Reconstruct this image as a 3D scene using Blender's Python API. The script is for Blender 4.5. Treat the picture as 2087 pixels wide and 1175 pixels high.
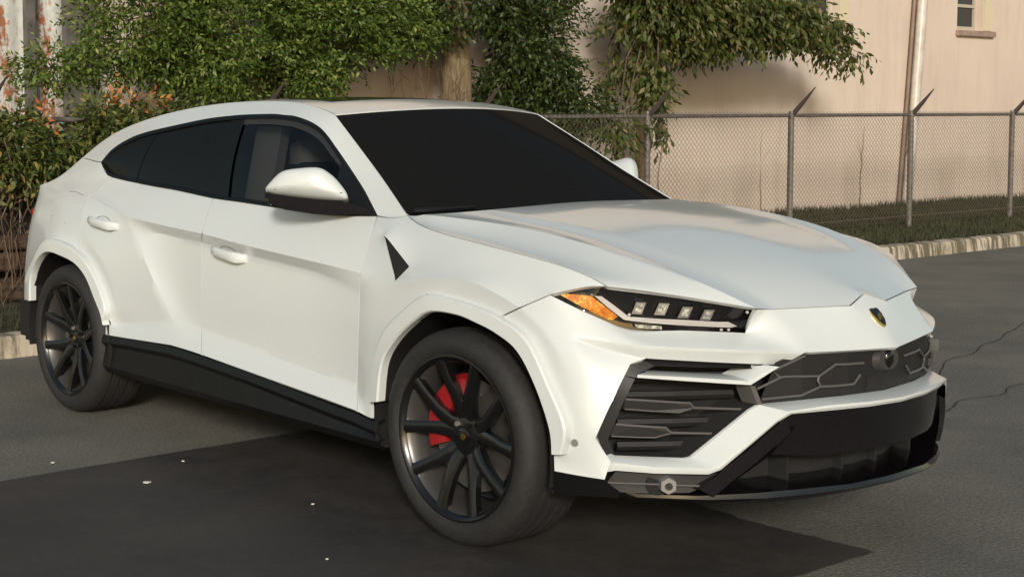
import bpy, bmesh, math, random
from mathutils import Vector, Matrix, noise
R=math.radians
C=bpy.context.scene.collection
for o in list(bpy.data.objects): bpy.data.objects.remove(o)
# ------------------------------------------------------------------ camera, world, light, exposure
sc=bpy.context.scene
cd=bpy.data.cameras.new('camera'); cam=bpy.data.objects.new('camera',cd); C.objects.link(cam)
cd.sensor_fit='HORIZONTAL'; cd.sensor_width=36; cd.lens=36*2902.51/2087
cd.shift_x=468.93/2087; cd.shift_y=-130.07/2087
cd.clip_start=.1; cd.clip_end=500
cp,cyaw,cpit,croll=(3.69969,-4.39085,1.51651),2.519655,0.0715125,-0.00765724
fw=Vector((math.cos(cpit)*math.cos(cyaw),math.cos(cpit)*math.sin(cyaw),-math.sin(cpit)))
rt=fw.cross(Vector((0,0,1))).normalized(); up=rt.cross(fw)
r2=rt*math.cos(croll)+up*math.sin(croll); u2=up*math.cos(croll)-rt*math.sin(croll)
M=Matrix((r2,u2,-fw)).transposed().to_4x4(); M.translation=Vector(cp); cam.matrix_world=M
sc.camera=cam
w=bpy.data.worlds.new('World'); sc.world=w; w.use_nodes=True
nt=w.node_tree; sky=nt.nodes.new('ShaderNodeTexSky'); sky.sky_type='NISHITA'; sky.sun_disc=False
SUN_AZ,SUN_EL=R(-41),R(19)      # direction towards the light: azimuth from +X, elevation
sky.sun_elevation=SUN_EL; sky.sun_rotation=R(90)-SUN_AZ
bgn=nt.nodes['Background']; tn=nt.nodes.new('ShaderNodeMix'); tn.data_type='RGBA'; tn.blend_type='MULTIPLY'; tn.inputs[0].default_value=1; tn.inputs[7].default_value=(1,.91,.74,1)   # night haze over the city warms the sky
nt.links.new(sky.outputs[0],tn.inputs[6]); nt.links.new(tn.outputs[2],bgn.inputs[0]); bgn.inputs[1].default_value=.11
sl=bpy.data.lights.new('sun','SUN'); sl.energy=2.2; sl.angle=R(9); sl.color=(1,.97,.92)
so=bpy.data.objects.new('sun',sl); C.objects.link(so)
sd=Vector((math.cos(SUN_AZ)*math.cos(SUN_EL),math.sin(SUN_AZ)*math.cos(SUN_EL),math.sin(SUN_EL)))
so.rotation_euler=sd.to_track_quat('Z','Y').to_euler()
vs_=sc.view_settings; vs_.view_transform='Standard'; vs_.look='None'; vs_.exposure=.42; vs_.gamma=1; vs_.use_curve_mapping=False

# ------------------------------------------------------------------ materials
def mat(name,col=(.5,.5,.5),rough=.5,metal=0,coat=0,spec=.5,coat_rough=.03):
    m=bpy.data.materials.new(name); m.use_nodes=True; b=m.node_tree.nodes['Principled BSDF']
    b.inputs['Base Color'].default_value=(*col,1); b.inputs['Roughness'].default_value=rough
    b.inputs['Metallic'].default_value=metal; b.inputs['Coat Weight'].default_value=coat
    b.inputs['Coat Roughness'].default_value=coat_rough; b.inputs['Specular IOR Level'].default_value=spec
    return m
class NB:
    def __init__(s,m): s.t=m.node_tree; s.n=s.t.nodes; s.l=s.t.links; s.b=s.n['Principled BSDF']
    def coord(s,scale=(1,1,1),gen='Object'):
        tc=s.n.new('ShaderNodeTexCoord'); mp=s.n.new('ShaderNodeMapping'); mp.inputs['Scale'].default_value=scale
        s.l.new(tc.outputs[gen],mp.inputs[0]); return mp.outputs[0]
    def noise(s,co,scale,detail=4,rough=.6,dist=0):
        t=s.n.new('ShaderNodeTexNoise'); t.inputs['Scale'].default_value=scale; t.inputs['Detail'].default_value=detail
        t.inputs['Roughness'].default_value=rough; t.inputs['Distortion'].default_value=dist; s.l.new(co,t.inputs['Vector']); return t.outputs['Fac']
    def ramp(s,f,stops):
        r=s.n.new('ShaderNodeValToRGB'); e=r.color_ramp.elements
        while len(e)<len(stops): e.new(.5)
        for x,(p,c) in zip(e,stops): x.position=p; x.color=(*c,1) if len(c)==3 else c
        s.l.new(f,r.inputs[0]); return r.outputs[0]
    def mix(s,f,a,b,mode='MIX'):
        m=s.n.new('ShaderNodeMix'); m.data_type='RGBA'; m.blend_type=mode
        for sock,v in ((m.inputs[0],f),(m.inputs[6],a),(m.inputs[7],b)):
            if isinstance(v,bpy.types.NodeSocket): s.l.new(v,sock)
            elif isinstance(v,(int,float)): sock.default_value=v
            else: sock.default_value=(*v,1)
        return m.outputs[2]
    def col(s,c): s.l.new(c,s.b.inputs['Base Color'])
    def rough(s,c): s.l.new(c,s.b.inputs['Roughness'])
    def bump(s,h,st,dist=.01):
        b=s.n.new('ShaderNodeBump'); b.inputs['Strength'].default_value=st; b.inputs['Distance'].default_value=dist
        s.l.new(h,b.inputs['Height']); s.l.new(b.outputs[0],s.b.inputs['Normal'])
def ncol(name,c1,c2,scale,rough=.8,bump=0,bd=.01,detail=5,sc3=(1,1,1),lo=.35,hi=.65):
    m=mat(name,c1,rough); b=NB(m); co=b.coord(sc3); f=b.noise(co,scale,detail); b.col(b.ramp(f,[(lo,c1),(hi,c2)]))
    if bump: b.bump(b.noise(co,scale*3,detail),bump,bd)
    return m
M_paint=mat('white_paint',(.60,.628,.618),.38,coat=.75,spec=.4,coat_rough=.09)
b=NB(M_paint); co=b.coord(); f=b.noise(co,900,2); b.bump(f,.012,.001)
M_gloss=mat('gloss_black',(.006,.005,.006),.05,coat=.3)
M_black=mat('satin_black',(.005,.005,.0055),.45,spec=.35)
M_plast=ncol('dark_plastic',(.009,.0085,.0085),(.016,.0145,.0145),160,.55,.15,.002)
M_dark=mat('cavity_black',(.008,.008,.008),.9)
M_grey=mat('grey_trim',(.085,.078,.075),.4)
M_rubber=ncol('tyre_rubber',(.011,.0105,.0105),(.020,.019,.0185),60,.72,.1,.002)
M_rim=mat('rim_black',(.006,.006,.0065),.25,coat=.3)
M_disc=mat('brake_disc',(.30,.28,.26),.38,.9)
M_red=mat('caliper_red',(.26,.010,.012),.35,coat=.5)
M_gold=mat('gold',(.55,.40,.12),.3,1)
M_chrome=mat('chrome',(.6,.6,.6),.15,1)
M_silver=mat('reflector',(.42,.41,.39),.3,.7)
M_drl=mat('light_guide',(.62,.60,.58),.3,spec=.6)
M_led=ncol('lamp_lens',(.25,.25,.23),(.75,.72,.60),60,.15,0,lo=.45,hi=.6)
M_amber=mat('amber_lens',(.80,.26,.02),.22,coat=.8)
b=NB(M_amber); co=b.coord(); f=b.noise(co,70,3,.6,1); b.col(b.ramp(f,[(.35,(.55,.14,.01)),(.55,(.85,.30,.02)),(.68,(1,.72,.10))]))
def glass(name,tint,rough=.0):
    m=bpy.data.materials.new(name); m.use_nodes=True; t=m.node_tree; n=t.nodes; n.remove(n['Principled BSDF'])
    tr=n.new('ShaderNodeBsdfTransparent'); tr.inputs[0].default_value=(*tint,1)
    gl=n.new('ShaderNodeBsdfGlossy'); gl.inputs['Roughness'].default_value=rough; gl.inputs[0].default_value=(.8,.8,.8,1)
    fr=n.new('ShaderNodeFresnel'); fr.inputs[0].default_value=1.45; mx=n.new('ShaderNodeMixShader')
    t.links.new(fr.outputs[0],mx.inputs[0]); t.links.new(tr.outputs[0],mx.inputs[1]); t.links.new(gl.outputs[0],mx.inputs[2])
    t.links.new(mx.outputs[0],n['Material Output'].inputs[0]); return m
M_glass=glass('tinted_glass',(.52,.52,.52),.02)
def film(name,col,k,rough):
    # dark film over glass: black body, weak even mirror
    m=mat(name,col,.6,spec=0); t=m.node_tree; n=t.nodes; g=n.new('ShaderNodeBsdfGlossy'); g.inputs['Roughness'].default_value=rough
    mx=n.new('ShaderNodeMixShader'); mx.inputs[0].default_value=k
    t.links.new(n['Principled BSDF'].outputs[0],mx.inputs[1]); t.links.new(g.outputs[0],mx.inputs[2]); t.links.new(mx.outputs[0],n['Material Output'].inputs[0]); return m
M_privacy=film('privacy_glass',(.008,.009,.009),.035,.05)
M_screen=film('windscreen_glass',(.010,.0095,.009),.022,.10)
M_clear=glass('clear_cover',(.93,.93,.93),.02)
M_int=mat('interior_grey',(.34,.33,.30),.8); M_intd=mat('interior_dark',(.03,.028,.026),.8)

# ------------------------------------------------------------------ object helpers
def tag(o,label=None,cat=None,group=None,kind=None):
    if label: o['label']=label
    if cat: o['category']=cat
    if group: o['group']=group
    if kind: o['kind']=kind
    return o
def empty(name,loc,label,cat,group=None):
    o=bpy.data.objects.new(name,None); o.empty_display_size=.1; C.objects.link(o); o.location=loc; return tag(o,label,cat,group)
def mesh_obj(name,vs,fs,m,parent=None,smooth=False,mats=None):
    me=bpy.data.meshes.new(name); me.from_pydata([tuple(v) for v in vs],[],fs)
    if smooth: me.polygons.foreach_set('use_smooth',[True]*len(me.polygons))
    me.materials.append(m); me.update()
    return link(name,me,parent)
def link(name,me,parent=None):
    o=bpy.data.objects.new(name,me); C.objects.link(o)
    if parent: 
        o.parent=parent
        if parent.type=='EMPTY': o.matrix_parent_inverse=Matrix.Translation(parent.location).inverted() if parent.rotation_euler.z==0 else Matrix()
    return o
def from_bm(name,bm,m,parent=None,smooth=False,ang=30):
    bmesh.ops.recalc_face_normals(bm,faces=bm.faces)
    me=bpy.data.meshes.new(name)
    if smooth:
        for f in bm.faces: f.smooth=True
        for e in bm.edges:
            if len(e.link_faces)==2 and e.calc_face_angle(0)>R(ang): e.smooth=False
    bm.to_mesh(me); bm.free(); me.materials.append(m); return link(name,me,parent)
def add_box(bm,c,s,rot=None):
    r=bmesh.ops.create_cube(bm,size=1); mt=Matrix.Translation(c)@(rot or Matrix())@Matrix.Diagonal((*s,1))
    bmesh.ops.transform(bm,matrix=mt,verts=r['verts']); return r['verts']
def box(name,c,s,m,parent=None,rot=None,bev=0):
    bm=bmesh.new(); add_box(bm,c,s,rot)
    if bev: bmesh.ops.bevel(bm,geom=bm.edges[:],offset=bev,segments=2,affect='EDGES')
    return from_bm(name,bm,m,parent)
def add_tube(bm,pts,r,n=8,closed=False,taper=None):
    pts=[Vector(p) for p in pts]; rings=[]; N=len(pts)
    for i,p in enumerate(pts):
        a=pts[(i-1)%N] if (i or closed) else p; c=pts[(i+1)%N] if (i<N-1 or closed) else p
        t=(c-a).normalized(); q=Vector((0,0,1)) if abs(t.z)<.95 else Vector((1,0,0))
        x=t.cross(q).normalized(); y=t.cross(x); rr=r*(taper[i] if taper else 1)
        rings.append([bm.verts.new(p+(x*math.cos(2*math.pi*k/n)+y*math.sin(2*math.pi*k/n))*rr) for k in range(n)])
    for i in range(N-1 if not closed else N):
        A,B=rings[i],rings[(i+1)%N]
        for k in range(n): bm.faces.new((A[k],A[(k+1)%n],B[(k+1)%n],B[k]))
    if not closed: bm.faces.new(rings[0][::-1]); bm.faces.new(rings[-1])
def tube(name,pts,r,m,parent=None,n=8,closed=False,taper=None):
    bm=bmesh.new(); add_tube(bm,pts,r,n,closed,taper); return from_bm(name,bm,m,parent,True,50)
def grid_bm(rows,bm=None):
    bm=bm or bmesh.new(); V=[[bm.verts.new(p) for p in r] for r in rows]
    for i in range(len(rows)-1):
        for j in range(len(rows[0])-1): bm.faces.new((V[i][j],V[i][j+1],V[i+1][j+1],V[i+1][j]))
    return bm
def mir(p): return (p[0],-p[1],p[2])
def off(pts,dx=0,dy=0,dz=0): return [(p[0]+dx,p[1]+dy,p[2]+dz) for p in pts]
def prism(bm,pts,d):
    """closed polygon extruded along vector d"""
    d=Vector(d); a=[bm.verts.new(p) for p in pts]; c=[bm.verts.new(Vector(p)+d) for p in pts]; n=len(pts)
    bm.faces.new(a); bm.faces.new(c[::-1])
    for i in range(n): bm.faces.new((a[i],c[i],c[(i+1)%n],a[(i+1)%n]))
def resample(pts,n):
    P=[Vector(p) for p in pts]; L=[0]
    for a,c in zip(P,P[1:]): L.append(L[-1]+(c-a).length)
    out=[]
    for k in range(n):
        t=L[-1]*k/(n-1); i=0
        while i<len(L)-2 and L[i+1]<t: i+=1
        u=(t-L[i])/max(1e-9,L[i+1]-L[i]); out.append(P[i].lerp(P[i+1],u))
    return out

# ------------------------------------------------------------------ ground
M_asph=mat('asphalt',(.05,.047,.043),.85); b=NB(M_asph); co=b.coord()
big=b.noise(co,.9,5,.6); fine=b.noise(co,70,5,.8); med=b.noise(co,9,6,.7)
c1=b.ramp(fine,[(.32,(.068,.065,.056)),(.50,(.140,.133,.115)),(.70,(.27,.255,.22))]); c2=b.ramp(big,[(.35,(.70,.70,.68)),(.65,(1.15,1.12,1.05))])
b.col(b.mix(1,c1,c2,'MULTIPLY'))
vo=b.n.new('ShaderNodeTexVoronoi'); vo.inputs['Scale'].default_value=55; b.l.new(co,vo.inputs['Vector'])
b.bump(b.mix(.5,vo.outputs['Distance'],fine),.55,.008)
M_patch=mat('dark_smooth_ground',(.035,.032,.03),.7); b=NB(M_patch); co=b.coord()
big=b.noise(co,1.6,5,.6,.5); fine=b.noise(co,140,3,.7); med=b.noise(co,7,5,.7)
c1=b.ramp(fine,[(.3,(.026,.023,.021)),(.7,(.046,.042,.038))]); c2=b.ramp(big,[(.35,(.8,.8,.8)),(.66,(1.25,1.15,1.08))])
b.col(b.mix(1,c1,c2,'MULTIPLY')); b.bump(fine,.25,.003); b.rough(b.ramp(med,[(.3,(.55,.55,.55)),(.7,(.8,.8,.8))]))
def sheet(name,pts,z,m,**k):
    o=mesh_obj(name,[(x,y,z) for x,y in pts],[tuple(range(len(pts)))],m); return tag(o,kind='structure')
sheet('asphalt',[(-4.86,-60),(90,-60),(90,60),(-4.86,60)],0,M_asph)
random.seed(4)
def ragged(a,c,n,amp):
    out=[]
    for k in range(n):
        t=k/n; x=a[0]+(c[0]-a[0])*t; y=a[1]+(c[1]-a[1])*t
        dx,dy=c[0]-a[0],c[1]-a[1]; L=math.hypot(dx,dy); j=(noise.noise(Vector((x*2.2,y*2.2,3)))*amp+random.uniform(-.15,.15)*amp) if k else 0
        out.append((x-dy/L*j,y+dx/L*j))
    return out
pp=ragged((-1.86,.13),(.93,.13),60,.05)[::1]+ragged((.93,.13),(.86,-3.2),50,.03)+ragged((.86,-3.2),(-1.86,-3.4),10,.03)+ragged((-1.86,-3.4),(-1.86,.13),40,.012)
sheet('dark_ground_patch',pp[::-1],.004,M_patch)  # darker, smoother sheet with ragged edges over the asphalt
# cracks in the asphalt to the right of the car
M_crk=mat('crack',(.012,.011,.010),.95)
def crack(a,c,wd,seed):
    vs=[];fs=[];n=40
    for k in range(n+1):
        t=k/n; p=Vector(a).lerp(Vector(c),t); d=(Vector(c)-Vector(a)).normalized(); q=Vector((-d.y,d.x))
        j=noise.noise(Vector((t*6,seed,0)))*.12; ww=wd*(.5+.8*abs(noise.noise(Vector((t*20,seed,5)))))
        p=p+q*j; vs+=[(p.x-q.x*ww,p.y-q.y*ww,.004),(p.x+q.x*ww,p.y+q.y*ww,.004)]
        if k: i=2*k; fs.append((i-2,i,i+1,i-1))
    tag(mesh_obj('asphalt_crack',vs,fs,M_crk),kind='structure')
crack((-.55,2.6),(-1.6,6.2),.006,1); crack((-.2,2.4),(-.5,4.6),.005,2)
# kerb
M_kerb=mat('kerb_concrete',(.42,.36,.28),.85); b=NB(M_kerb); co=b.coord((1,1,1)); f=b.noise(co,3.2,6,.7); g=b.noise(b.coord((1,6,1)),2.4,5,.65)
b.col(b.mix(b.ramp(g,[(.42,(0,0,0)),(.56,(1,1,1))]),b.ramp(f,[(.3,(.36,.30,.22)),(.7,(.62,.54,.43))]),(.13,.11,.07))); b.bump(f,.6,.02)
kb=bmesh.new()
prof=[(-4.80,0),(-4.815,.12),(-4.83,.14),(-4.97,.145),(-4.99,.0)]
rows=[[(x,y,z+(noise.noise(Vector((y*3,z*9,1)))*.012 if z>.05 else 0)) for x,z in prof] for y in [-14+ .25*k for k in range(170)]]
tag(from_bm('kerb',grid_bm(rows,kb),M_kerb),kind='structure')
# verge (sloping soil with grass on it)
M_soil=ncol('soil',(.030,.026,.016),(.075,.062,.036),6,.95,.6,.03)
def gz(x,y):
    t=min(1,max(0,(-4.9-x)/2.6)); return .135+.15*t+.03*noise.noise(Vector((x*1.2,y*.8,2)))*min(1,t*4)
rows=[[(x,y,gz(x,y)-(.03 if x>-4.95 else 0)) for x in [-4.93-.18*i for i in range(20)]] for y in [-14+.3*k for k in range(140)]]
tag(from_bm('verge_ground',grid_bm(rows),M_soil,smooth=True),kind='structure')
M_grass=ncol('grass',(.022,.026,.009),(.055,.054,.020),3,.8)
def grass():
    rnd=random.Random(7); vs=[];fs=[]
    for k in range(60000):
        y=rnd.uniform(-3,22) if k%3 else rnd.uniform(7,17); x=rnd.uniform(-7.5,-4.96)
        if y<.8 and x<-5.8: continue
        z=gz(x,y); h=rnd.uniform(.03,.085)*(1.4 if x<-7.2 else 1); a=rnd.uniform(0,6.28); wd=rnd.uniform(.004,.008); lx,ly=rnd.uniform(-.03,.03),rnd.uniform(-.03,.03)
        i=len(vs); vs+=[(x-math.cos(a)*wd,y-math.sin(a)*wd,z-.01),(x+math.cos(a)*wd,y+math.sin(a)*wd,z-.01),(x+lx,y+ly,z+h)]; fs.append((i,i+1,i+2))
    tag(mesh_obj('grass',vs,fs,M_grass),kind='stuff',label='short dark green grass on the verge behind the kerb',cat='grass')
grass()
# ------------------------------------------------------------------ building with rendered wall, windows, pipe
M_wall=mat('wall_render',(.50,.38,.28),.9); b=NB(M_wall); co=b.coord(); f=b.noise(co,.45,5,.6); g=b.noise(co,25,4,.6); h=b.noise(b.coord((1,2.2,.35)),2.2,5,.6)
c=b.ramp(f,[(.35,(.57,.46,.38)),(.65,(.65,.54,.44))]); c=b.mix(b.ramp(h,[(.50,(0,0,0)),(.80,(.30,.30,.30))]),c,(.34,.25,.18)); b.col(c); b.bump(g,.25,.01)
bld=empty('building',(-7.6,12,0),'beige rendered building with small sash windows behind the chain-link fence','building')
def wall_with_holes():
    # y breaks / z breaks with window holes
    holes=[(12.02,12.92,2.80,4.2),(15.9,16.62,2.80,4.2)]
    ys=sorted({2.3,30,*[h[0] for h in holes],*[h[1] for h in holes]}); zs=[0,2.80,4.2,6.5]
    bm=bmesh.new()
    for i in range(len(ys)-1):
        for j in range(3):
            if any(abs(ys[i]-h[0])<.01 and j==1 for h in holes): continue
            a=[(-7.6,ys[i],zs[j]),(-7.6,ys[i+1],zs[j]),(-7.6,ys[i+1],zs[j+1]),(-7.6,ys[i],zs[j+1])]
            bm.faces.new([bm.verts.new(p) for p in a])
    for y0,y1,z0,z1 in holes:
        for a in ([(-7.6,y0,z0),(-7.6,y1,z0),(-7.78,y1,z0),(-7.78,y0,z0)],[(-7.6,y0,z0),(-7.6,y0,z1),(-7.78,y0,z1),(-7.78,y0,z0)],[(-7.6,y1,z0),(-7.6,y1,z1),(-7.78,y1,z1),(-7.78,y1,z0)]):
            bm.faces.new([bm.verts.new(p) for p in a])
    bmesh.ops.remove_doubles(bm,verts=bm.verts,dist=1e-4)
    from_bm('wall',bm,M_wall,bld)
    bm=bmesh.new(); add_box(bm,(-11,16,6.6),(7.2,28,.3)); from_bm('roof',bm,M_plast,bld)
    bm=bmesh.new(); add_box(bm,(-11,2.4,3.2),(6.7,.15,6.4)); from_bm('side_wall',bm,M_wall,bld)
    M_wf=mat('window_frame',(.42,.37,.30),.6); M_pane=mat('window_pane',(.020,.020,.026),.12); M_jamb=mat('jamb_cream',(.60,.52,.36),.7); M_sill=ncol('sill_stone',(.24,.17,.13),(.33,.24,.19),12,.85)
    for y0,y1,z0,z1 in holes:
        wb=bmesh.new(); xm=-7.74
        for c_,s_ in (((xm,y0+.025,(z0+z1)/2),(.05,.05,z1-z0-.004)),((xm,y1-.025,(z0+z1)/2),(.05,.05,z1-z0-.004)),((xm,(y0+y1)/2,z0+.03),(.045,y1-y0-.10,.056)),((xm+.012,(y0+y1)/2,z0+.36),(.045,y1-y0-.10,.045))): add_box(wb,c_,s_)
        wo=from_bm('window',wb,M_wf,bld)
        for zz,hh in ((z0+.20,.28),(z0+.75,.72)):
            box('pane',(xm-.01,(y0+y1)/2,zz),(.01,y1-y0-.1,hh),M_pane,wo)
        box('jamb',(-7.66,y1+.11,(z0+z1)/2),(.17,.21,z1-z0),M_jamb,wo)
        box('sill',(-7.575,(y0+y1)/2+.11,z0-.055),(.09,y1-y0+.30,.085),M_sill,wo,bev=.008)
wall_with_holes()
M_twig0=ncol('wall_line_brown',(.24,.17,.12),(.34,.25,.18),12,.9)
M_pipe=ncol('painted_pipe',(.42,.36,.30),(.62,.56,.50),5,.3); M_pipe2=ncol('brown_pipe',(.16,.11,.08),(.24,.17,.12),5,.6)
dp=tube('drainpipe',[(-7.50,14.50,.2),(-7.50,14.65,1.6),(-7.50,14.80,3.2),(-7.50,14.95,4.8)],.072,M_pipe,bld,12)
tube('pipe_bracket',[(-7.55,14.58,1.05),(-7.48,14.58,1.05)],.075,M_pipe2,dp,12); tube('pipe_bracket',[(-7.55,14.80,3.1),(-7.48,14.80,3.1)],.075,M_pipe2,dp,12)
tube('conduit_pipe_shade',[(-7.56,14.86,1.7),(-7.56,14.98,3.2),(-7.56,15.1,5)],.022,M_pipe2,bld,8)
tube('conduit_pipe_shade',[(-7.56,14.40,.2),(-7.56,14.55,1.6),(-7.56,14.70,3.2),(-7.56,14.85,4.8)],.028,M_pipe2,bld,8)  # left-hand tube stands in for the drainpipe's shaded edge

dv=empty('wall_line',(-7.55,10.5,.25),'thin brown branching lines up the foot of the beige wall behind the fence','vine')  # thin brown upright tubes close against the wall
rnd=random.Random(31)
for y0,h in ((11.3,1.2),(13.5,1.15),(9.3,1.3)):
    bm=bmesh.new(); a=Vector((-7.575,y0,.25)); p=[a]
    for s in range(9): a=a+Vector((rnd.uniform(-.01,.012),rnd.uniform(-.022,.024),h/9)); p.append(a.copy())
    add_tube(bm,p,.009,5,taper=[1-.08*k for k in range(10)])
    for s in (5,):
        e=p[s]+Vector((.01,rnd.uniform(-.2,.2),rnd.uniform(.1,.35))); add_tube(bm,[p[s],p[s].lerp(e,.5)+Vector((0,0,.03)),e],.005,4,taper=[1,.7,.3])
    from_bm('stem',bm,M_twig0,dv)
# rusted sheet-metal wall on the left
M_sheet=mat('rusty_sheet',(.5,.5,.48),.6); b=NB(M_sheet); co=b.coord((1,3.2,.7)); f=b.noise(co,2.1,7,.72,.4); g=b.noise(b.coord(),14,5,.7)
rust=b.ramp(b.mix(.35,f,g),[(.49,(0,0,0)),(.56,(1,1,1))]); b.col(b.mix(rust,b.ramp(g,[(.3,(.44,.45,.42)),(.7,(.66,.66,.61))]),b.ramp(g,[(.3,(.11,.04,.02)),(.7,(.36,.13,.05))]))); b.bump(f,.3,.01)
M_steel=ncol('grey_steel',(.075,.07,.062),(.14,.13,.12),8,.6)
mw=empty('metal_wall',(-8.2,0,0),'rust stained pale sheet metal wall with dark steel posts, behind the tree at far left','wall')
for k in range(9):
    y0=1.75-.46*k-.42
    bm=bmesh.new(); rows=[[( -8.2+.012*math.sin(j*1.05),y0+.42*j/12,z) for j in range(13)] for z in (0,4.2)]
    from_bm('metal_panel',grid_bm(rows,bm),M_sheet,mw,True,60)
    box('steel_post',(-8.14,y0-.02,2.1),(.10,.085,4.2),M_steel,mw,bev=.006)
box('steel_post',(-8.14,1.745,2.1),(.12,.17,4.2),M_steel,mw,bev=.006)
# ------------------------------------------------------------------ fence
M_galv=ncol('galvanised',(.09,.078,.068),(.16,.14,.12),20,.45); M_wire=mat('wire',(.17,.14,.11),.5,.3)
FX=-5.9; M_arm=mat('arm_brown',(.035,.024,.020),.7); fposts=[-.2,2.25,4.68,7.06,9.47,11.87,14.25,16.6,19.0]
fen=empty('chain_link_fence',(FX,7,0),'chain-link fence with a top rail and angled arms on its steel posts','fence')
for y in fposts:
    zg=gz(FX,y)
    po=tube('post',[(FX,y,zg-.1),(FX,y,1.545)],.033,M_galv,fen,12)
    tube('post_cap',[(FX,y,1.535),(FX,y,1.60)],.04,M_galv,po,10,taper=[1,.6])
    # tapered arm leaning out towards the right
    bm=bmesh.new(); add_tube(bm,[(FX,y,1.54),(FX+.09,y+.08,1.69),(FX+.19,y+.16,1.86)],.03,6,taper=[1.1,.85,.2]); from_bm('barb_arm',bm,M_arm,po,True,50)
tube('top_rail',[(FX,-3,1.55),(FX,22,1.55)],.021,M_galv,fen,10)
tube('tension_wire',[(FX+.02,-3,.33),(FX+.02,22,.33)],.004,M_wire,fen,4)
def mesh_wire():
    bm_v=[];bm_f=[]; p=.062; r=.0021; z0=.26; nz=int((1.60-z0)/(p/2))
    def seg(a,c):
        a=Vector(a);c=Vector(c); t=(c-a).normalized(); x=t.cross(Vector((1,0,0))).normalized()*r; y=Vector((1,0,0))*r; i=len(bm_v)
        for q in (a,c): bm_v.extend([q+x,q-x*.5+y*.87,q-x*.5-y*.87])
        for k in range(3): bm_f.append((i+k,i+(k+1)%3,i+3+(k+1)%3,i+3+k))
    y=4.6
    while y<21:
        for k in range(nz):
            z=z0+k*p/2; s=1 if k%2 else -1
            seg((FX+.03*0+.024,y-s*p/4,z),(FX+.024,y+s*p/4,z+p/2))
            seg((FX+.027,y+p/2+s*p/4,z),(FX+.027,y+p/2-s*p/4,z+p/2))
        y+=p
    me=bpy.data.meshes.new('wire_mesh'); me.from_pydata([tuple(v) for v in bm_v],[],bm_f); me.materials.append(M_wire)
    o=link('wire_mesh',me,fen); o['kind']='stuff'
mesh_wire()
# ------------------------------------------------------------------ vegetation
def leaf_mat(name,stops,tr=.25,rough=.5):
    m=mat(name,(.05,.1,.03),rough,spec=.35); b=NB(m)
    g=b.n.new('ShaderNodeNewGeometry'); b.col(b.ramp(g.outputs['Random Per Island'],stops))
    t=b.n.new('ShaderNodeBsdfTranslucent'); mx=b.n.new('ShaderNodeMixShader'); mx.inputs[0].default_value=tr
    b.l.new(b.ramp(g.outputs['Random Per Island'],stops),t.inputs[0])
    out=b.n['Material Output']; b.l.new(b.b.outputs[0],mx.inputs[1]); b.l.new(t.outputs[0],mx.inputs[2]); b.l.new(mx.outputs[0],out.inputs[0]); return m
M_leafA=leaf_mat('leaf_bright',[(0,(.030,.055,.008)),(.4,(.075,.125,.018)),(.8,(.15,.20,.035)),(1,(.27,.30,.09))])
M_leafB=leaf_mat('leaf_dark',[(0,(.018,.030,.007)),(.6,(.045,.070,.014)),(1,(.095,.125,.030))])
M_leafC=leaf_mat('leaf_oak',[(0,(.028,.045,.008)),(.6,(.085,.110,.022)),(.9,(.15,.14,.05)),(1,(.24,.19,.09))])
M_vine=leaf_mat('leaf_vine',[(0,(.030,.045,.010)),(.5,(.075,.11,.022)),(.8,(.15,.17,.04)),(.93,(.26,.24,.09)),(1,(.34,.22,.07))])
M_orange=leaf_mat('leaf_orange',[(0,(.42,.10,.03)),(.5,(.55,.18,.05)),(1,(.60,.33,.10))])
M_bark=mat('bark',(.3,.22,.12),.9); b=NB(M_bark); co=b.coord((1,1,.22)); f=b.noise(co,26,6,.7,.6); g=b.noise(b.coord(),3,4)
b.col(b.mix(b.ramp(g,[(.4,(0,0,0)),(.7,(.5,.5,.5))]),b.ramp(f,[(.3,(.10,.065,.030)),(.6,(.34,.25,.14))]),(.16,.13,.07))); b.bump(f,1,.03)
M_twig=ncol('twig',(.07,.045,.028),(.15,.10,.065),12,.9)
def leaves(name,blobs,m,parent,seed,size,droop=.3,pointed=True,facing=None):
    """blobs: (centre, radii, leaf count).  leaves sit in sprays along short random twigs"""
    rnd=random.Random(seed); vs=[];fs=[]
    for (c,r,n) in blobs:
        k=0
        while k<n:
            while True:
                d=Vector((rnd.uniform(-1,1),rnd.uniform(-1,1),rnd.uniform(-1,1)))
                if d.length<=1: break
            d=d*(.55+.45*rnd.random()) if rnd.random()<.35 else d.normalized()*rnd.uniform(.62,1.06)
            p=Vector(c)+Vector((d.x*r[0],d.y*r[1],d.z*r[2]))
            if noise.noise(p*2.3+Vector((seed,0,0)))<-.18: k+=.25; continue
            td=(d+Vector((rnd.uniform(-.8,.8),rnd.uniform(-.8,.8),rnd.uniform(-.6,.3)-droop))).normalized()
            for s in range(rnd.randint(5,9)):
                q=p+td*s*size*.45; a=td.cross(Vector((rnd.gauss(0,1),rnd.gauss(0,1),rnd.gauss(0,1)))).normalized()
                ld=(a*.9+td*.8+Vector((0,0,-droop))).normalized(); L=size*rnd.uniform(.6,1.25); wv=ld.cross(Vector((rnd.gauss(0,1),rnd.gauss(0,1),rnd.gauss(0,1)))).normalized()*L*.21
                i=len(vs); vs+=[q,q+ld*L*.45+wv,q+ld*L,q+ld*L*.45-wv]; fs.append((i,i+1,i+2,i+3)); k+=1
    return mesh_obj(name,vs,fs,m,parent)
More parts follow.
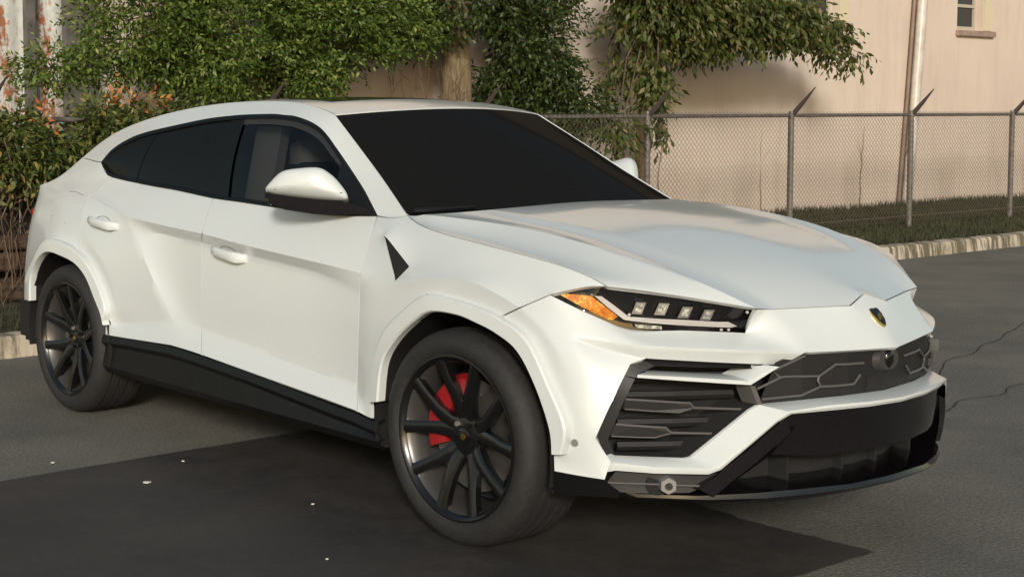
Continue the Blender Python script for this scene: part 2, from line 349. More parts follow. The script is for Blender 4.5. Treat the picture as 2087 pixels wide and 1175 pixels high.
def tree(name,loc,label,cat,trunks,blobs,m,seed,size,droop,group=None):
    t=empty(name,loc,label,cat,group)
    for pts,r,tp in trunks: tube('trunk',pts,r,M_bark,t,14,taper=tp)
    leaves('crown',blobs,m,t,seed,size,droop)
    rnd=random.Random(seed); bm=bmesh.new(); base=Vector(trunks[0][0][-1])
    for (c,r,n) in blobs:
        for k in range(3):
            e=Vector(c)+Vector((rnd.uniform(-.6,.6)*r[0],rnd.uniform(-.7,.7)*r[1],rnd.uniform(-.5,.5)*r[2])); s=base.lerp(Vector(c),.35)
            md=s.lerp(e,.5)+Vector((rnd.uniform(-.1,.1),rnd.uniform(-.1,.1),.1)); add_tube(bm,[s,md,e],.012,5,taper=[1,.7,.3])
    from_bm('limb',bm,M_twig,t); return t
tree('maple_tree',(-6.9,2.9,.2),'bright green leafy tree filling the background above the car roof','tree',[([(-6.9,2.9,.1),(-6.88,2.95,1.2),(-6.95,2.8,2.4)],.09,[1.1,.9,.7])],
  [((-6.75,1.72,2.35),(.40,.66,.50),8500),((-6.7,2.5,2.25),(.5,.8,.55),13000),((-6.65,3.4,2.4),(.5,.8,.62),14000),((-6.75,4.1,2.62),(.5,.5,.48),6000),((-6.8,2.9,3.0),(.6,1.4,.5),9500),((-6.7,.85,1.98),(.25,.45,.13),1900),((-6.7,4.0,2.12),(.3,.30,.22),1300),((-7.1,3.1,2.2),(.2,1.2,.5),6000),((-6.7,4.5,2.42),(.3,.35,.22),1800),((-6.7,3.7,1.95),(.25,.5,.10),700)],M_leafA,11,.054,.12)
tree('cedar_tree',(-7.0,5.47,.2),'dark evergreen tree with a straight pale brown trunk beside the bright green tree','tree',
  [([(-7.0,5.45,.1),(-7.0,5.45,1.2),(-6.99,5.46,1.9),(-7.0,5.43,2.8),(-7.0,5.45,4.0)],.155,[1.15,1,.95,.9,.7])],
  [((-6.85,5.30,2.74),(.55,.65,.38),6500),((-6.8,6.3,2.35),(.5,.60,.60),9500),((-6.75,6.0,2.9),(.6,.9,.4),4000),((-6.9,6.55,1.75),(.3,.38,.30),2200),((-6.6,6.9,1.62),(.28,.40,.24),2200),((-7.2,6.2,1.6),(.25,.6,.45),3200),((-6.95,4.8,2.5),(.3,.35,.3),900)],M_leafB,12,.062,.35)
tree('oak_tree',(-6.5,8.6,.2),'oak with drooping leafy branches hanging over the fence in front of the beige wall','tree',[([(-7.2,8.5,.1),(-7.2,8.5,2.0),(-7.0,8.6,3.4)],.06,[1.1,.9,.7])],
  [((-6.5,7.65,2.75),(.40,.40,.50),3200),((-6.45,8.35,2.70),(.45,.5,.42),5200),((-6.4,9.1,2.72),(.45,.55,.36),5200),((-6.4,9.9,2.72),(.4,.5,.27),3200),((-6.4,10.6,2.62),(.35,.45,.16),850),((-6.4,11.15,2.40),(.25,.35,.14),420),((-6.35,11.5,2.27),(.12,.16,.08),90),
   ((-6.5,7.35,2.15),(.2,.30,.25),420),((-6.15,7.42,2.15),(.13,.14,.42),560),((-6.1,7.45,1.66),(.10,.11,.30),260),((-5.95,6.75,1.42),(.1,.34,.14),260),((-6.3,8.2,3.0),(.5,1.2,.3),3500)],M_leafC,13,.090,.75)
# thin leafless stems and a pale weed clump in front of the trunk
stm=empty('bare_shrub',(-6.6,4.6,.2),'bare brown twiggy shrub beside the pale trunk','shrub')
rnd=random.Random(3)
for k in range(16):
    bm=bmesh.new()
    y=rnd.uniform(4.3,5.2); a=Vector((-6.7+rnd.uniform(-.2,.2),y,.2)); p=[a]
    for s in range(5): a=a+Vector((rnd.uniform(-.05,.05),rnd.uniform(-.12,.12),rnd.uniform(.3,.45))); p.append(a.copy())
    add_tube(bm,p,.010,5,taper=[1,.9,.8,.6,.4,.2])
    for s in (2,3,4):
        q=p[s]; e=q+Vector((rnd.uniform(-.1,.1),rnd.uniform(-.3,.3),rnd.uniform(.1,.3))); add_tube(bm,[q,q.lerp(e,.5)+Vector((0,0,.03)),e],.005,4,taper=[1,.7,.3])
    from_bm('stem',bm,M_twig,stm)
# vines on the fence at far left
vi=empty('climbing_vine',(-5.75,.7,.3),'vine with green, yellow and orange leaves smothering the fence behind the car tail','vine')
leaves('foliage',[((-5.85,.15,1.38),(.16,.45,.28),5200),((-5.85,.8,1.36),(.16,.5,.28),5600),((-5.85,1.5,1.45),(.14,.5,.17),2600),((-5.9,-.4,1.35),(.2,.4,.3),1200),((-5.85,.3,1.12),(.14,.5,.12),500)],M_vine,vi,21,.065,.25)
leaves('red_leaves',[((-5.70,.95,1.66),(.06,.25,.05),90),((-5.70,.55,1.60),(.06,.3,.06),30),((-5.7,.15,1.62),(.06,.2,.05),22),((-5.7,1.35,1.60),(.06,.2,.04),24)],M_orange,vi,22,.055,.1)
bm=bmesh.new(); rnd=random.Random(9)
for k in range(110):
    a=Vector((-5.85+rnd.uniform(-.12,.12),rnd.uniform(-1.0,1.6),rnd.uniform(.15,.4))); p=[a]
    for s in range(6): a=a+Vector((rnd.uniform(-.04,.05),rnd.uniform(-.09,.11),rnd.uniform(.08,.24))); p.append(a.copy())
    add_tube(bm,p,rnd.uniform(.002,.007),4)
from_bm('stem',bm,M_twig,vi)['kind']='stuff'
dry=ncol('dry_leaf',(.10,.065,.04),(.30,.22,.15),9,.9)
leaves('dead_leaves',[((-5.85,.2,.98),(.12,.6,.14),420),((-5.9,.2,.72),(.12,.6,.22),160)],dry,vi,23,.06,.4)
M_wood=mat('old_timber',(.12,.08,.05),.9); b=NB(M_wood); f=b.noise(b.coord((3,.35,3)),12,6,.7); b.col(b.ramp(f,[(.3,(.035,.022,.014)),(.7,(.13,.085,.055))])); b.bump(f,.8,.02)
for k,(z,h) in enumerate(((.66,.10),(.50,.13),(.30,.16))):
    bm=bmesh.new(); add_box(bm,(-6.02,-1.0,z),(.12,3.2,h),Matrix.Rotation(R((-.6,.5,0)[k]),4,'X')); bmesh.ops.bevel(bm,geom=bm.edges[:],offset=.012,segments=2,affect='EDGES')
    o=from_bm('timber_beam',bm,M_wood); tag(o,('topmost thin weathered timber beam behind the car tail under the vines','middle weathered timber beam behind the car tail','lowest weathered timber beam, standing in the grass behind the car tail')[k],'timber','weathered timbers stacked behind the car tail')
# dark backing put behind the vines to fill gaps between leaves
M_board=ncol('dark_backing',(.012,.010,.009),(.035,.028,.022),9,.95)
bo=empty('vine_backing',(-6.2,0,0),'dark backing boards put behind the vines at the car tail','screen')
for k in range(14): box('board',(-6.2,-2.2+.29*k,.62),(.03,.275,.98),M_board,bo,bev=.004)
# pale chips of litter on the asphalt
M_chip=mat('pale_chip',(.75,.70,.60),.5)
chips=[((-1.45,-1.41),.022,'larger pale chip lying on the dark patch left of the front wheel'),((-2.01,-1.57),.014,'yellowish pale chip on the grey asphalt at the lower left, off the dark patch'),((-1.68,-1.09),.011,'small pale chip on the dark patch just below its upper edge'),((-.75,-1.06),.009,'tiny pale chip on the dark patch nearest the front wheel'),((-.15,-1.45),.008,'tiny pale chip at the bottom, below the front wheel')]
rnd=random.Random(5)
for (x,y),s,lb in chips:
    bm=bmesh.new(); r=bmesh.ops.create_icosphere(bm,subdivisions=1,radius=1)
    for v in bm.verts: v.co=Vector((v.co.x*s*rnd.uniform(.7,1.1),v.co.y*s*rnd.uniform(.6,1),v.co.z*.003+.008))+Vector((x,y,0))
    tag(from_bm('litter_chip',bm,M_chip),lb,'litter','pale chips scattered on the ground')
CAGE_VERTS = [(-0.4936,-0.787,1.1553),(-0.4641,-0.775,1.1514),(-0.436,-0.757,1.1586),(-0.3528,-0.66,1.1656),(-0.2786,-0.55,1.176),(-0.3443,-0.84,1.1129),(-0.3228,-0.8,1.1192),(-0.2605,-0.745,1.1554),(-0.2117,-0.64,1.1504),(-0.167,-0.54,1.1639),(0.0211,-0.87,1.079),(0.0677,-0.8,1.0845),(0.0336,-0.705,1.1345),(0.0166,-0.6,1.1233),(0.038,-0.52,1.1402),(0.2331,-0.872,1.054),(0.2782,-0.79,1.0565),(0.264,-0.685,1.1033),(0.2293,-0.58,1.0985),(0.2216,-0.5,1.1154),(0.3935,-0.864,1.0321),(0.4534,-0.77,1.0228),(0.4526,-0.655,1.0633),(0.4264,-0.56,1.0635),(0.396,-0.468,1.0843),(0.5105,-0.845,0.9994),(0.6183,-0.73,0.9763),(0.7044,-0.57,0.9932),(0.693,-0.5,0.9918),(0.6548,-0.425,1.0138),(0.5581,-0.832,0.9735),(0.6797,-0.682,0.9508),(0.8701,-0.47,0.9027),(0.8694,-0.425,0.8981),(0.8745,-0.385,0.8954),(0.9699,-0.105,0.8943),(0.9514,0,0.924),(-0.32,0,1.186),(-0.1,0,1.182),(0.1,0,1.163),(0.27,0,1.136),(0.46,0,1.094),(0.72,0,1.02),(-0.3096,-0.2475,1.1802),(-0.1168,-0.243,1.1747),(0.0845,-0.234,1.1549),(0.2579,-0.225,1.1283),(0.444,-0.2106,1.0883),(0.7037,-0.1913,1.0149),(-0.6659,-0.795,1.1434),(-0.6052,-0.875,1.0769),(-0.5988,-0.93,0.929),(-0.6177,-0.925,0.8443),(-0.603,-0.945,0.674),(-0.6215,-0.936,0.4808),(-0.5621,-0.984,0.3991),(-0.5184,-0.885,1.0826),(-0.325,-0.925,0.9768),(-0.3778,-0.945,0.9221),(-0.1375,-0.918,1.0285),(0.0831,-0.922,1.0032),(0.2717,-0.92,0.9811),(-0.2239,-0.972,0.9427),(0.0304,-0.98,0.9683),(0.1799,-0.98,0.937),(0.3015,-0.975,0.8897),(-0.5059,-0.955,0.7587),(-0.5278,-0.962,0.6313),(-0.543,-0.965,0.467),(-0.5248,-0.98,0.3893),(-0.474,-0.985,0.385),(-0.4859,-0.975,0.4483),(-0.4646,-0.975,0.5897),(-0.4029,-0.975,0.7288),(-0.2866,-0.975,0.8245),(-0.1666,-0.975,0.8905),(-0.0127,-0.975,0.8858),(0.1023,-0.975,0.8712),(0.2084,-0.975,0.8482),(0.5113,-0.862,0.9715),(0.4522,-0.898,0.9574),(0.404,-0.935,0.9411),(-2.8434,-0.785,1.2415),(-2.4429,-0.81,1.2138),(-2.1381,-0.82,1.1976),(-1.8151,-0.825,1.1725),(-1.5463,-0.83,1.1633),(-1.1866,-0.83,1.1467),(-0.9433,-0.825,1.1373),(-2.8902,-0.83,1.1801),(-2.3981,-0.865,1.154),(-2.0893,-0.87,1.131),(-1.7892,-0.872,1.11),(-1.4943,-0.874,1.0913),(-1.1245,-0.876,1.0667),(-0.8776,-0.876,1.0568),(-2.948,-0.872,1.1384),(-2.7228,-0.905,1.1105),(-2.4757,-0.925,1.0632),(-2.2422,-0.93,1.044),(-1.9933,-0.93,1.0294),(-1.7471,-0.932,1.0164),(-1.3963,-0.934,0.9859),(-1.0448,-0.935,0.9622),(-0.8018,-0.935,0.9462),(-2.9061,-0.93,1.0655),(-2.9098,-0.95,0.9641),(-2.6449,-0.938,1.0159),(-2.3084,-0.94,0.9263),(-2.1635,-0.948,0.7715),(-1.9941,-0.947,0.5868),(-2.3154,-0.888,0.9998),(-2.0634,-0.888,0.9838),(-1.8089,-0.896,0.9702),(-1.448,-0.902,0.9397),(-1.0879,-0.904,0.916),(-0.8465,-0.906,0.8991),(-2.0585,-0.908,0.759),(-1.7768,-0.922,0.7576),(-1.4143,-0.93,0.7159),(-1.055,-0.93,0.6906),(-0.8172,-0.93,0.6769),(-2.6952,-0.972,0.8852),(-2.555,-0.972,0.7816),(-2.4707,-0.972,0.6052),(-2.5238,-0.955,0.5269),(-1.8826,-0.938,0.5754),(-1.7579,-0.934,0.5643),(-1.4067,-0.932,0.5421),(-1.0544,-0.932,0.5116),(-0.8162,-0.932,0.4916),(-2.5906,-0.978,0.4594),(-2.4845,-0.978,0.462),(-1.9561,-0.985,0.4861),(-1.8127,-0.988,0.4836),(-1.6718,-0.99,0.4771),(-1.3199,-0.992,0.4546),(-0.9731,-0.992,0.4313),(-0.7386,-0.992,0.4168),(-3.4998,-0.972,0.5523),(-3.482,-0.972,0.6687),(-3.3916,-0.972,0.7707),(-3.2488,-0.972,0.8928),(-3.0471,-0.972,0.8977),(-2.8664,-0.972,0.8558),(-2.7506,-0.972,0.8036),(-2.6343,-0.972,0.7006),(-2.5715,-0.972,0.5925),(-2.5994,-0.972,0.5225),(-2.9948,-0.765,1.315),(-2.9058,-0.745,1.3832),(-2.7716,-0.72,1.4375),(-2.6339,-0.7,1.4705),(-2.3672,-0.675,1.5071),(-2.1017,-0.66,1.5369),(-1.8422,-0.655,1.5512),(-1.5876,-0.655,1.5535),(-1.4822,-0.657,1.5482),(-1.3891,-0.66,1.5409),(-1.2601,-0.665,1.5123),(-1.1432,-0.685,1.4681),(-0.9901,-0.71,1.3642),(-0.8021,-0.752,1.2427),(-2.9348,-0.775,1.2724),(-3.5508,-0.74,1.2105),(-3.36,-0.68,1.3419),(-3.2073,-0.66,1.4132),(-3.0712,-0.64,1.4746),(-2.7863,-0.61,1.5412),(-2.5042,-0.59,1.5815),(-2.2247,-0.58,1.6072),(-1.9597,-0.575,1.6173),(-1.707,-0.57,1.6178),(-1.5344,-0.575,1.6104),(-1.4015,-0.58,1.5952),(-1.2674,-0.6,1.574),(-1.1653,-0.617,1.5496),(-0.9414,-0.67,1.4214),(-0.7222,-0.72,1.2918),(-0.5034,-0.786,1.1643),(-3.1448,-0.79,1.2073),(-3.356,-0.8,1.1826),(-3.7822,-0.74,1.1674),(-3.4739,-0.86,1.0691),(-3.3249,-0.93,0.9607),(-3.2374,-0.885,1.1333),(-3.1287,-0.94,0.9982),(-3.7965,-0.84,0.9416),(-3.7562,-0.88,0.6954),(-3.6702,-0.9,0.5386),(-1.055,0,1.583),(-1.0826,-0.2777,1.573),(-1.13,-0.4936,1.559),(-1.17,0,1.6),(-1.1944,-0.27,1.5922),(-1.2362,-0.48,1.5813),(-1.3,0,1.614),(-1.3254,-0.261,1.6084),(-1.369,-0.464,1.6005),(-1.45,0,1.627),(-1.4711,-0.2587,1.622),(-1.5074,-0.46,1.615),(-1.66,0,1.637),(-1.6717,-0.2565,1.6312),(-1.692,-0.456,1.6232),(-1.95,0,1.64),(-1.9524,-0.2587,1.6332),(-1.9566,-0.46,1.6237),(-2.25,0,1.63),(-2.2437,-0.261,1.6232),(-2.2328,-0.464,1.6136),(-2.55,0,1.605),(-2.5385,-0.2655,1.5979),(-2.5189,-0.472,1.5881),(-2.85,0,1.56),(-2.8341,-0.2745,1.5544),(-2.8067,-0.488,1.5465),(-3.12,0,1.5),(-3.1078,-0.288,1.4924),(-3.0868,-0.512,1.4817),(-3.28,0,1.455),(-3.2618,-0.297,1.4425),(-3.2306,-0.528,1.4249),(-3.46,0,1.4),(-3.435,-0.306,1.3826),(-3.392,-0.544,1.3582),(-3.78,0,1.235),(-3.7227,-0.333,1.2277),(-3.6241,-0.592,1.2174),(-3.98,0,1.2),(-3.95,-0.42,1.195),(-3.88,-0.64,1.18),(-4.04,0,0.93),(-4.02,-0.42,0.93),(-3.93,-0.7,0.935),(-4.08,0,0.66),(-4.06,-0.45,0.66),(-3.95,-0.76,0.68),(-4.02,0,0.42),(-4,-0.45,0.42),(-3.88,-0.8,0.48),(0.3454,-0.975,0.7886),(0.4511,-0.975,0.6419),(0.5214,-0.975,0.5232),(0.5051,-0.975,0.4295),(0.4595,-0.975,0.4194),(0.4144,-0.968,0.8273),(0.5141,-0.962,0.7046),(0.5704,-0.962,0.5764),(0.5727,-0.968,0.4733),(0.4952,-0.888,0.8958),(0.5652,-0.81,0.8495),(0.6073,-0.758,0.8252),(0.7092,-0.65,0.8319),(0.8337,-0.485,0.823),(0.4696,-0.95,0.8173),(0.5567,-0.88,0.8033),(0.6724,-0.81,0.7897),(0.7958,-0.682,0.7845),(0.8968,-0.562,0.7789),(0.9867,-0.377,0.7638),(0.5525,-0.882,0.7771),(0.6461,-0.8,0.7534),(0.6761,-0.778,0.7454),(0.6493,-0.82,0.7287),(0.6426,-0.893,0.6257),(0.6118,-0.94,0.4973),(0.6453,-0.905,0.4217),(0.7641,-0.685,0.7394),(0.8627,-0.565,0.7319),(0.9305,-0.415,0.7204),(0.575,-0.925,0.725),(0.5957,-0.935,0.6059),(0.4764,-0.99,0.3692),(0.5625,-0.965,0.3662),(0.637,-0.925,0.3622),(1.031,-0.19,0.757),(1.0802,0,0.7557),(1.0072,0,0.8513)]
PANEL_NAMES = ['hood', 'fender', 'vent', 'rear_door', 'front_door', 'quarter_panel', 'roof_rail', 'roof', 'rear_window', 'tailgate', 'rear_bumper', 'front_bumper']
CAGE_FACES = [(0,37,38,44,43),(0,43,44,9,4),(0,4,9,8,3),(0,3,8,7,2),(0,2,7,6,1),(0,1,6,5,0),(0,38,39,45,44),(0,44,45,14,9),(0,9,14,13,8),(0,8,13,12,7),(0,7,12,11,6),(0,6,11,10,5),(0,39,40,46,45),(0,45,46,19,14),(0,14,19,18,13),(0,13,18,17,12),(0,12,17,16,11),(0,11,16,15,10),(0,40,41,47,46),(0,46,47,24,19),(0,19,24,23,18),(0,18,23,22,17),(0,17,22,21,16),(0,16,21,20,15),(0,41,42,48,47),(0,47,48,29,24),(0,24,29,28,23),(0,23,28,27,22),(0,22,27,26,21),(0,21,26,25,20),(0,42,36,35,48),(0,48,35,34,29),(0,29,34,33,28),(0,28,33,32,27),(0,27,32,31,26),(0,26,31,30,25),(1,49,50,56,0),(1,0,56,57,5),(1,50,51,58,56),(1,5,57,59,10),(1,57,58,62,59),(1,10,59,60,15),(1,59,62,63,60),(1,15,60,61,20),(1,60,63,64,61),(1,61,64,65,81),(1,20,61,81,80),(1,20,80,79,25),(1,25,79,30),(1,58,74,75,62),(1,58,66,73,74),(1,51,52,66,58),(1,52,53,67,66),(1,66,67,72,73),(1,67,68,71,72),(1,53,54,68,67),(1,54,55,69,68),(1,68,69,70,71),(1,62,75,76,63),(1,63,76,77,64),(1,64,77,78,65),(2,56,58,57),(3,82,83,90,89),(3,83,84,91,90),(3,84,85,92,91),(3,89,90,99,98),(3,89,98,97,96),(3,90,91,100,99),(3,91,92,101,100),(3,96,97,107,105),(3,97,98,108,107),(3,105,107,122,106),(3,107,108,123,122),(3,108,109,124,123),(3,109,110,125,124),(3,106,122,145,144),(3,122,123,146,145),(3,123,124,147,146),(3,124,125,148,147),(3,98,99,111,108),(3,99,100,112,111),(3,100,101,113,112),(3,108,111,112,117),(3,108,117,109),(3,112,113,118,117),(3,109,117,126,110),(3,117,118,127,126),(3,148,125,132,131),(3,125,110,133,132),(3,110,126,134,133),(3,126,127,135,134),(4,85,86,93,92),(4,86,87,94,93),(4,87,88,95,94),(4,88,49,50,95),(4,92,93,102,101),(4,93,94,103,102),(4,94,95,104,103),(4,95,50,51,104),(4,101,102,114,113),(4,102,103,115,114),(4,103,104,116,115),(4,104,51,52,116),(4,113,114,119,118),(4,114,115,120,119),(4,115,116,121,120),(4,116,52,53,121),(4,118,119,128,127),(4,119,120,129,128),(4,120,121,130,129),(4,121,53,54,130),(4,127,128,136,135),(4,128,129,137,136),(4,129,130,138,137),(4,130,54,55,138),(5,164,165,149,180),(5,180,149,163,82),(5,180,82,89),(5,180,89,96,181),(5,164,180,181,182),(5,182,181,185,183),(5,181,96,105,185),(5,183,185,186,184),(5,185,105,106,186),(5,184,186,143,142),(5,186,106,144,143),(5,183,184,188,187),(5,184,142,141,188),(5,188,141,140,139),(5,188,139,189),(5,182,183,187),(6,165,166,150,149),(6,166,167,151,150),(6,167,168,152,151),(6,168,169,153,152),(6,169,170,154,153),(6,170,171,155,154),(6,171,172,156,155),(6,172,173,157,156),(6,173,174,158,157),(6,174,175,159,158),(6,175,176,160,159),(6,176,177,161,160),(6,177,178,162,161),(6,178,179,49,162),(6,49,179,0),(7,190,191,194,193),(7,191,192,195,194),(7,192,176,175,195),(7,193,194,197,196),(7,194,195,198,197),(7,195,175,174,198),(7,196,197,200,199),(7,197,198,201,200),(7,198,174,173,201),(7,199,200,203,202),(7,200,201,204,203),(7,201,173,172,204),(7,202,203,206,205),(7,203,204,207,206),(7,204,172,171,207),(7,205,206,209,208),(7,206,207,210,209),(7,207,171,170,210),(7,208,209,212,211),(7,209,210,213,212),(7,210,170,169,213),(7,211,212,215,214),(7,212,213,216,215),(7,213,169,168,216),(7,214,215,218,217),(7,215,216,219,218),(7,216,168,167,219),(8,217,218,221,220),(8,218,219,222,221),(9,219,167,166,222),(8,220,221,224,223),(8,221,222,225,224),(9,222,166,165,225),(9,223,224,227,226),(9,224,225,228,227),(9,225,165,164,228),(9,226,227,230,229),(9,227,228,231,230),(9,228,164,182,231),(9,229,230,233,232),(9,230,231,234,233),(9,231,182,187,234),(10,232,233,236,235),(10,233,234,237,236),(10,234,187,188,237),(10,235,236,239,238),(10,236,237,240,239),(10,237,188,189,240),(11,65,78,241,246),(11,246,241,242,247),(11,247,242,243,248),(11,248,243,244,249),(11,244,245,273,274),(11,249,244,274,275),(11,266,249,275,267),(11,81,65,246,255),(11,81,255,256,250),(11,250,256,257,251),(11,251,257,252),(11,252,257,258,253),(11,253,258,259,254),(11,255,261,256),(11,256,261,262,257),(11,262,263,257),(11,257,263,268,258),(11,258,268,269,259),(11,259,269,270,260),(11,255,246,247,271),(11,255,271,261),(11,261,271,264,262),(11,262,264,263),(11,271,247,248,272),(11,271,272,265,264),(11,248,249,266,272),(11,272,266,265),(11,34,33,254,260),(11,33,32,254),(11,254,259,260),(11,34,260,276,35),(11,35,276,277,278),(11,35,278,36)]
CAGE_CREASES = [(2,7,1),(7,12,1),(12,17,1),(17,22,1),(22,27,1),(27,32,1),(4,9,1),(9,14,1),(14,19,1),(19,24,1),(24,29,1),(29,34,1),(36,35,1),(35,34,1),(34,33,1),(33,32,1),(32,31,1),(31,30,1),(0,5,1),(5,10,1),(10,15,1),(15,20,1),(20,25,1),(25,30,1),(56,57,1),(57,58,1),(56,58,1),(30,79,1),(79,80,1),(80,81,1),(71,72,1),(72,73,1),(73,74,1),(74,75,1),(75,76,1),(76,77,1),(77,78,1),(49,50,1),(50,51,1),(51,52,1),(52,53,1),(53,54,1),(54,55,1),(55,69,1),(69,70,1),(70,71,1),(62,63,1),(63,64,1),(64,65,1),(66,58,1),(67,66,1),(62,58,0.7),(54,68,0.6),(97,96,1),(97,98,1),(98,99,1),(99,100,1),(100,101,1),(101,102,1),(102,103,1),(103,104,1),(51,104,1),(109,110,1),(108,109,1),(98,108,1),(111,112,0.8),(112,113,0.8),(113,114,0.8),(114,115,0.8),(115,116,0.8),(52,116,0.8),(110,125,0.9),(126,110,0.9),(126,127,0.9),(127,128,0.9),(128,129,0.9),(129,130,0.9),(54,130,0.9),(148,125,0.9),(122,106,0.9),(122,123,0.9),(124,123,0.9),(124,125,0.9),(131,132,1),(132,133,1),(133,134,1),(134,135,1),(135,136,1),(136,137,1),(137,138,1),(55,138,1),(139,140,1),(140,141,1),(141,142,1),(142,143,1),(143,144,1),(144,145,1),(145,146,1),(146,147,1),(147,148,1),(148,131,1),(82,83,1),(83,84,1),(84,85,1),(85,86,1),(86,87,1),(87,88,1),(49,88,1),(92,85,1),(101,92,1),(101,113,1),(113,118,1),(127,118,1),(127,135,1),(89,82,1),(89,96,1),(96,105,1),(105,106,1),(144,106,1),(149,150,1),(150,151,1),(151,152,1),(152,153,1),(153,154,1),(154,155,1),(155,156,1),(156,157,1),(157,158,1),(158,159,1),(160,159,1),(160,161,1),(161,162,1),(49,162,1),(149,163,1),(163,82,1),(177,176,1),(177,178,1),(178,179,1),(175,176,0.8),(164,165,0.8),(165,166,0.8),(166,167,0.8),(167,168,0.8),(168,169,0.8),(169,170,0.8),(170,171,0.8),(171,172,0.8),(172,173,0.8),(174,173,0.8),(174,175,0.8),(96,181,0.7),(89,180,0.7),(182,183,0.9),(187,183,0.9),(191,190,1),(191,192,1),(192,176,1),(229,230,0.9),(230,231,0.9),(182,231,0.9),(182,164,0.9),(78,241,1),(241,242,1),(242,243,1),(244,243,1),(244,245,1),(245,273,1),(273,274,1),(274,275,1),(267,275,1),(266,267,1),(265,266,1),(264,265,1),(263,264,1),(263,268,1),(268,269,1),(269,270,1),(260,270,1),(260,276,1),(277,276,1),(81,250,1),(250,251,1),(251,252,1),(252,253,1),(253,254,1),(32,254,1),(65,78,1),(65,81,1),(255,256,0.85),(256,257,0.85),(257,258,0.85),(258,259,0.85),(259,260,0.85),(255,261,0.85),(261,262,0.85),(262,263,0.85),(260,34,0.85),(65,246,0.85),(246,247,0.85),(277,278,0.3)]
CAGE_CORNERS = [56, 57, 58, 263, 264, 266, 267, 273, 275, 270, 260, 35, 36, 32, 81, 253, 254, 251, 75, 244, 245, 110, 109, 98, 55, 69, 70, 131, 82, 176, 179, 182, 148, 49, 277, 30, 139, 149, 96, 106, 65, 78, 71, 51, 133, 79, 34]
PTC = {
 'dlo_top': [(-2.9948,-0.765,1.315),(-2.9058,-0.745,1.3832),(-2.7716,-0.72,1.4375),(-2.6339,-0.7,1.4705),(-2.3672,-0.675,1.5071),(-2.1017,-0.66,1.5369),(-1.8422,-0.655,1.5512),(-1.5876,-0.655,1.5535),(-1.4822,-0.657,1.5482),(-1.3891,-0.66,1.5409),(-1.2601,-0.665,1.5123),(-1.1432,-0.685,1.4681),(-0.9901,-0.71,1.3642),(-0.8021,-0.752,1.2427),(-0.6659,-0.795,1.1434)],
 'dlo_bot': [(-2.9348,-0.775,1.2724),(-2.8434,-0.785,1.2415),(-2.4429,-0.81,1.2138),(-2.1381,-0.82,1.1976),(-1.8151,-0.825,1.1725),(-1.5463,-0.83,1.1633),(-1.1866,-0.83,1.1467),(-0.9433,-0.825,1.1373),(-0.6659,-0.795,1.1434)],
 'ws_side': [(-1.1653,-0.617,1.5496),(-0.9414,-0.67,1.4214),(-0.7222,-0.72,1.2918),(-0.5034,-0.786,1.1643)],
}
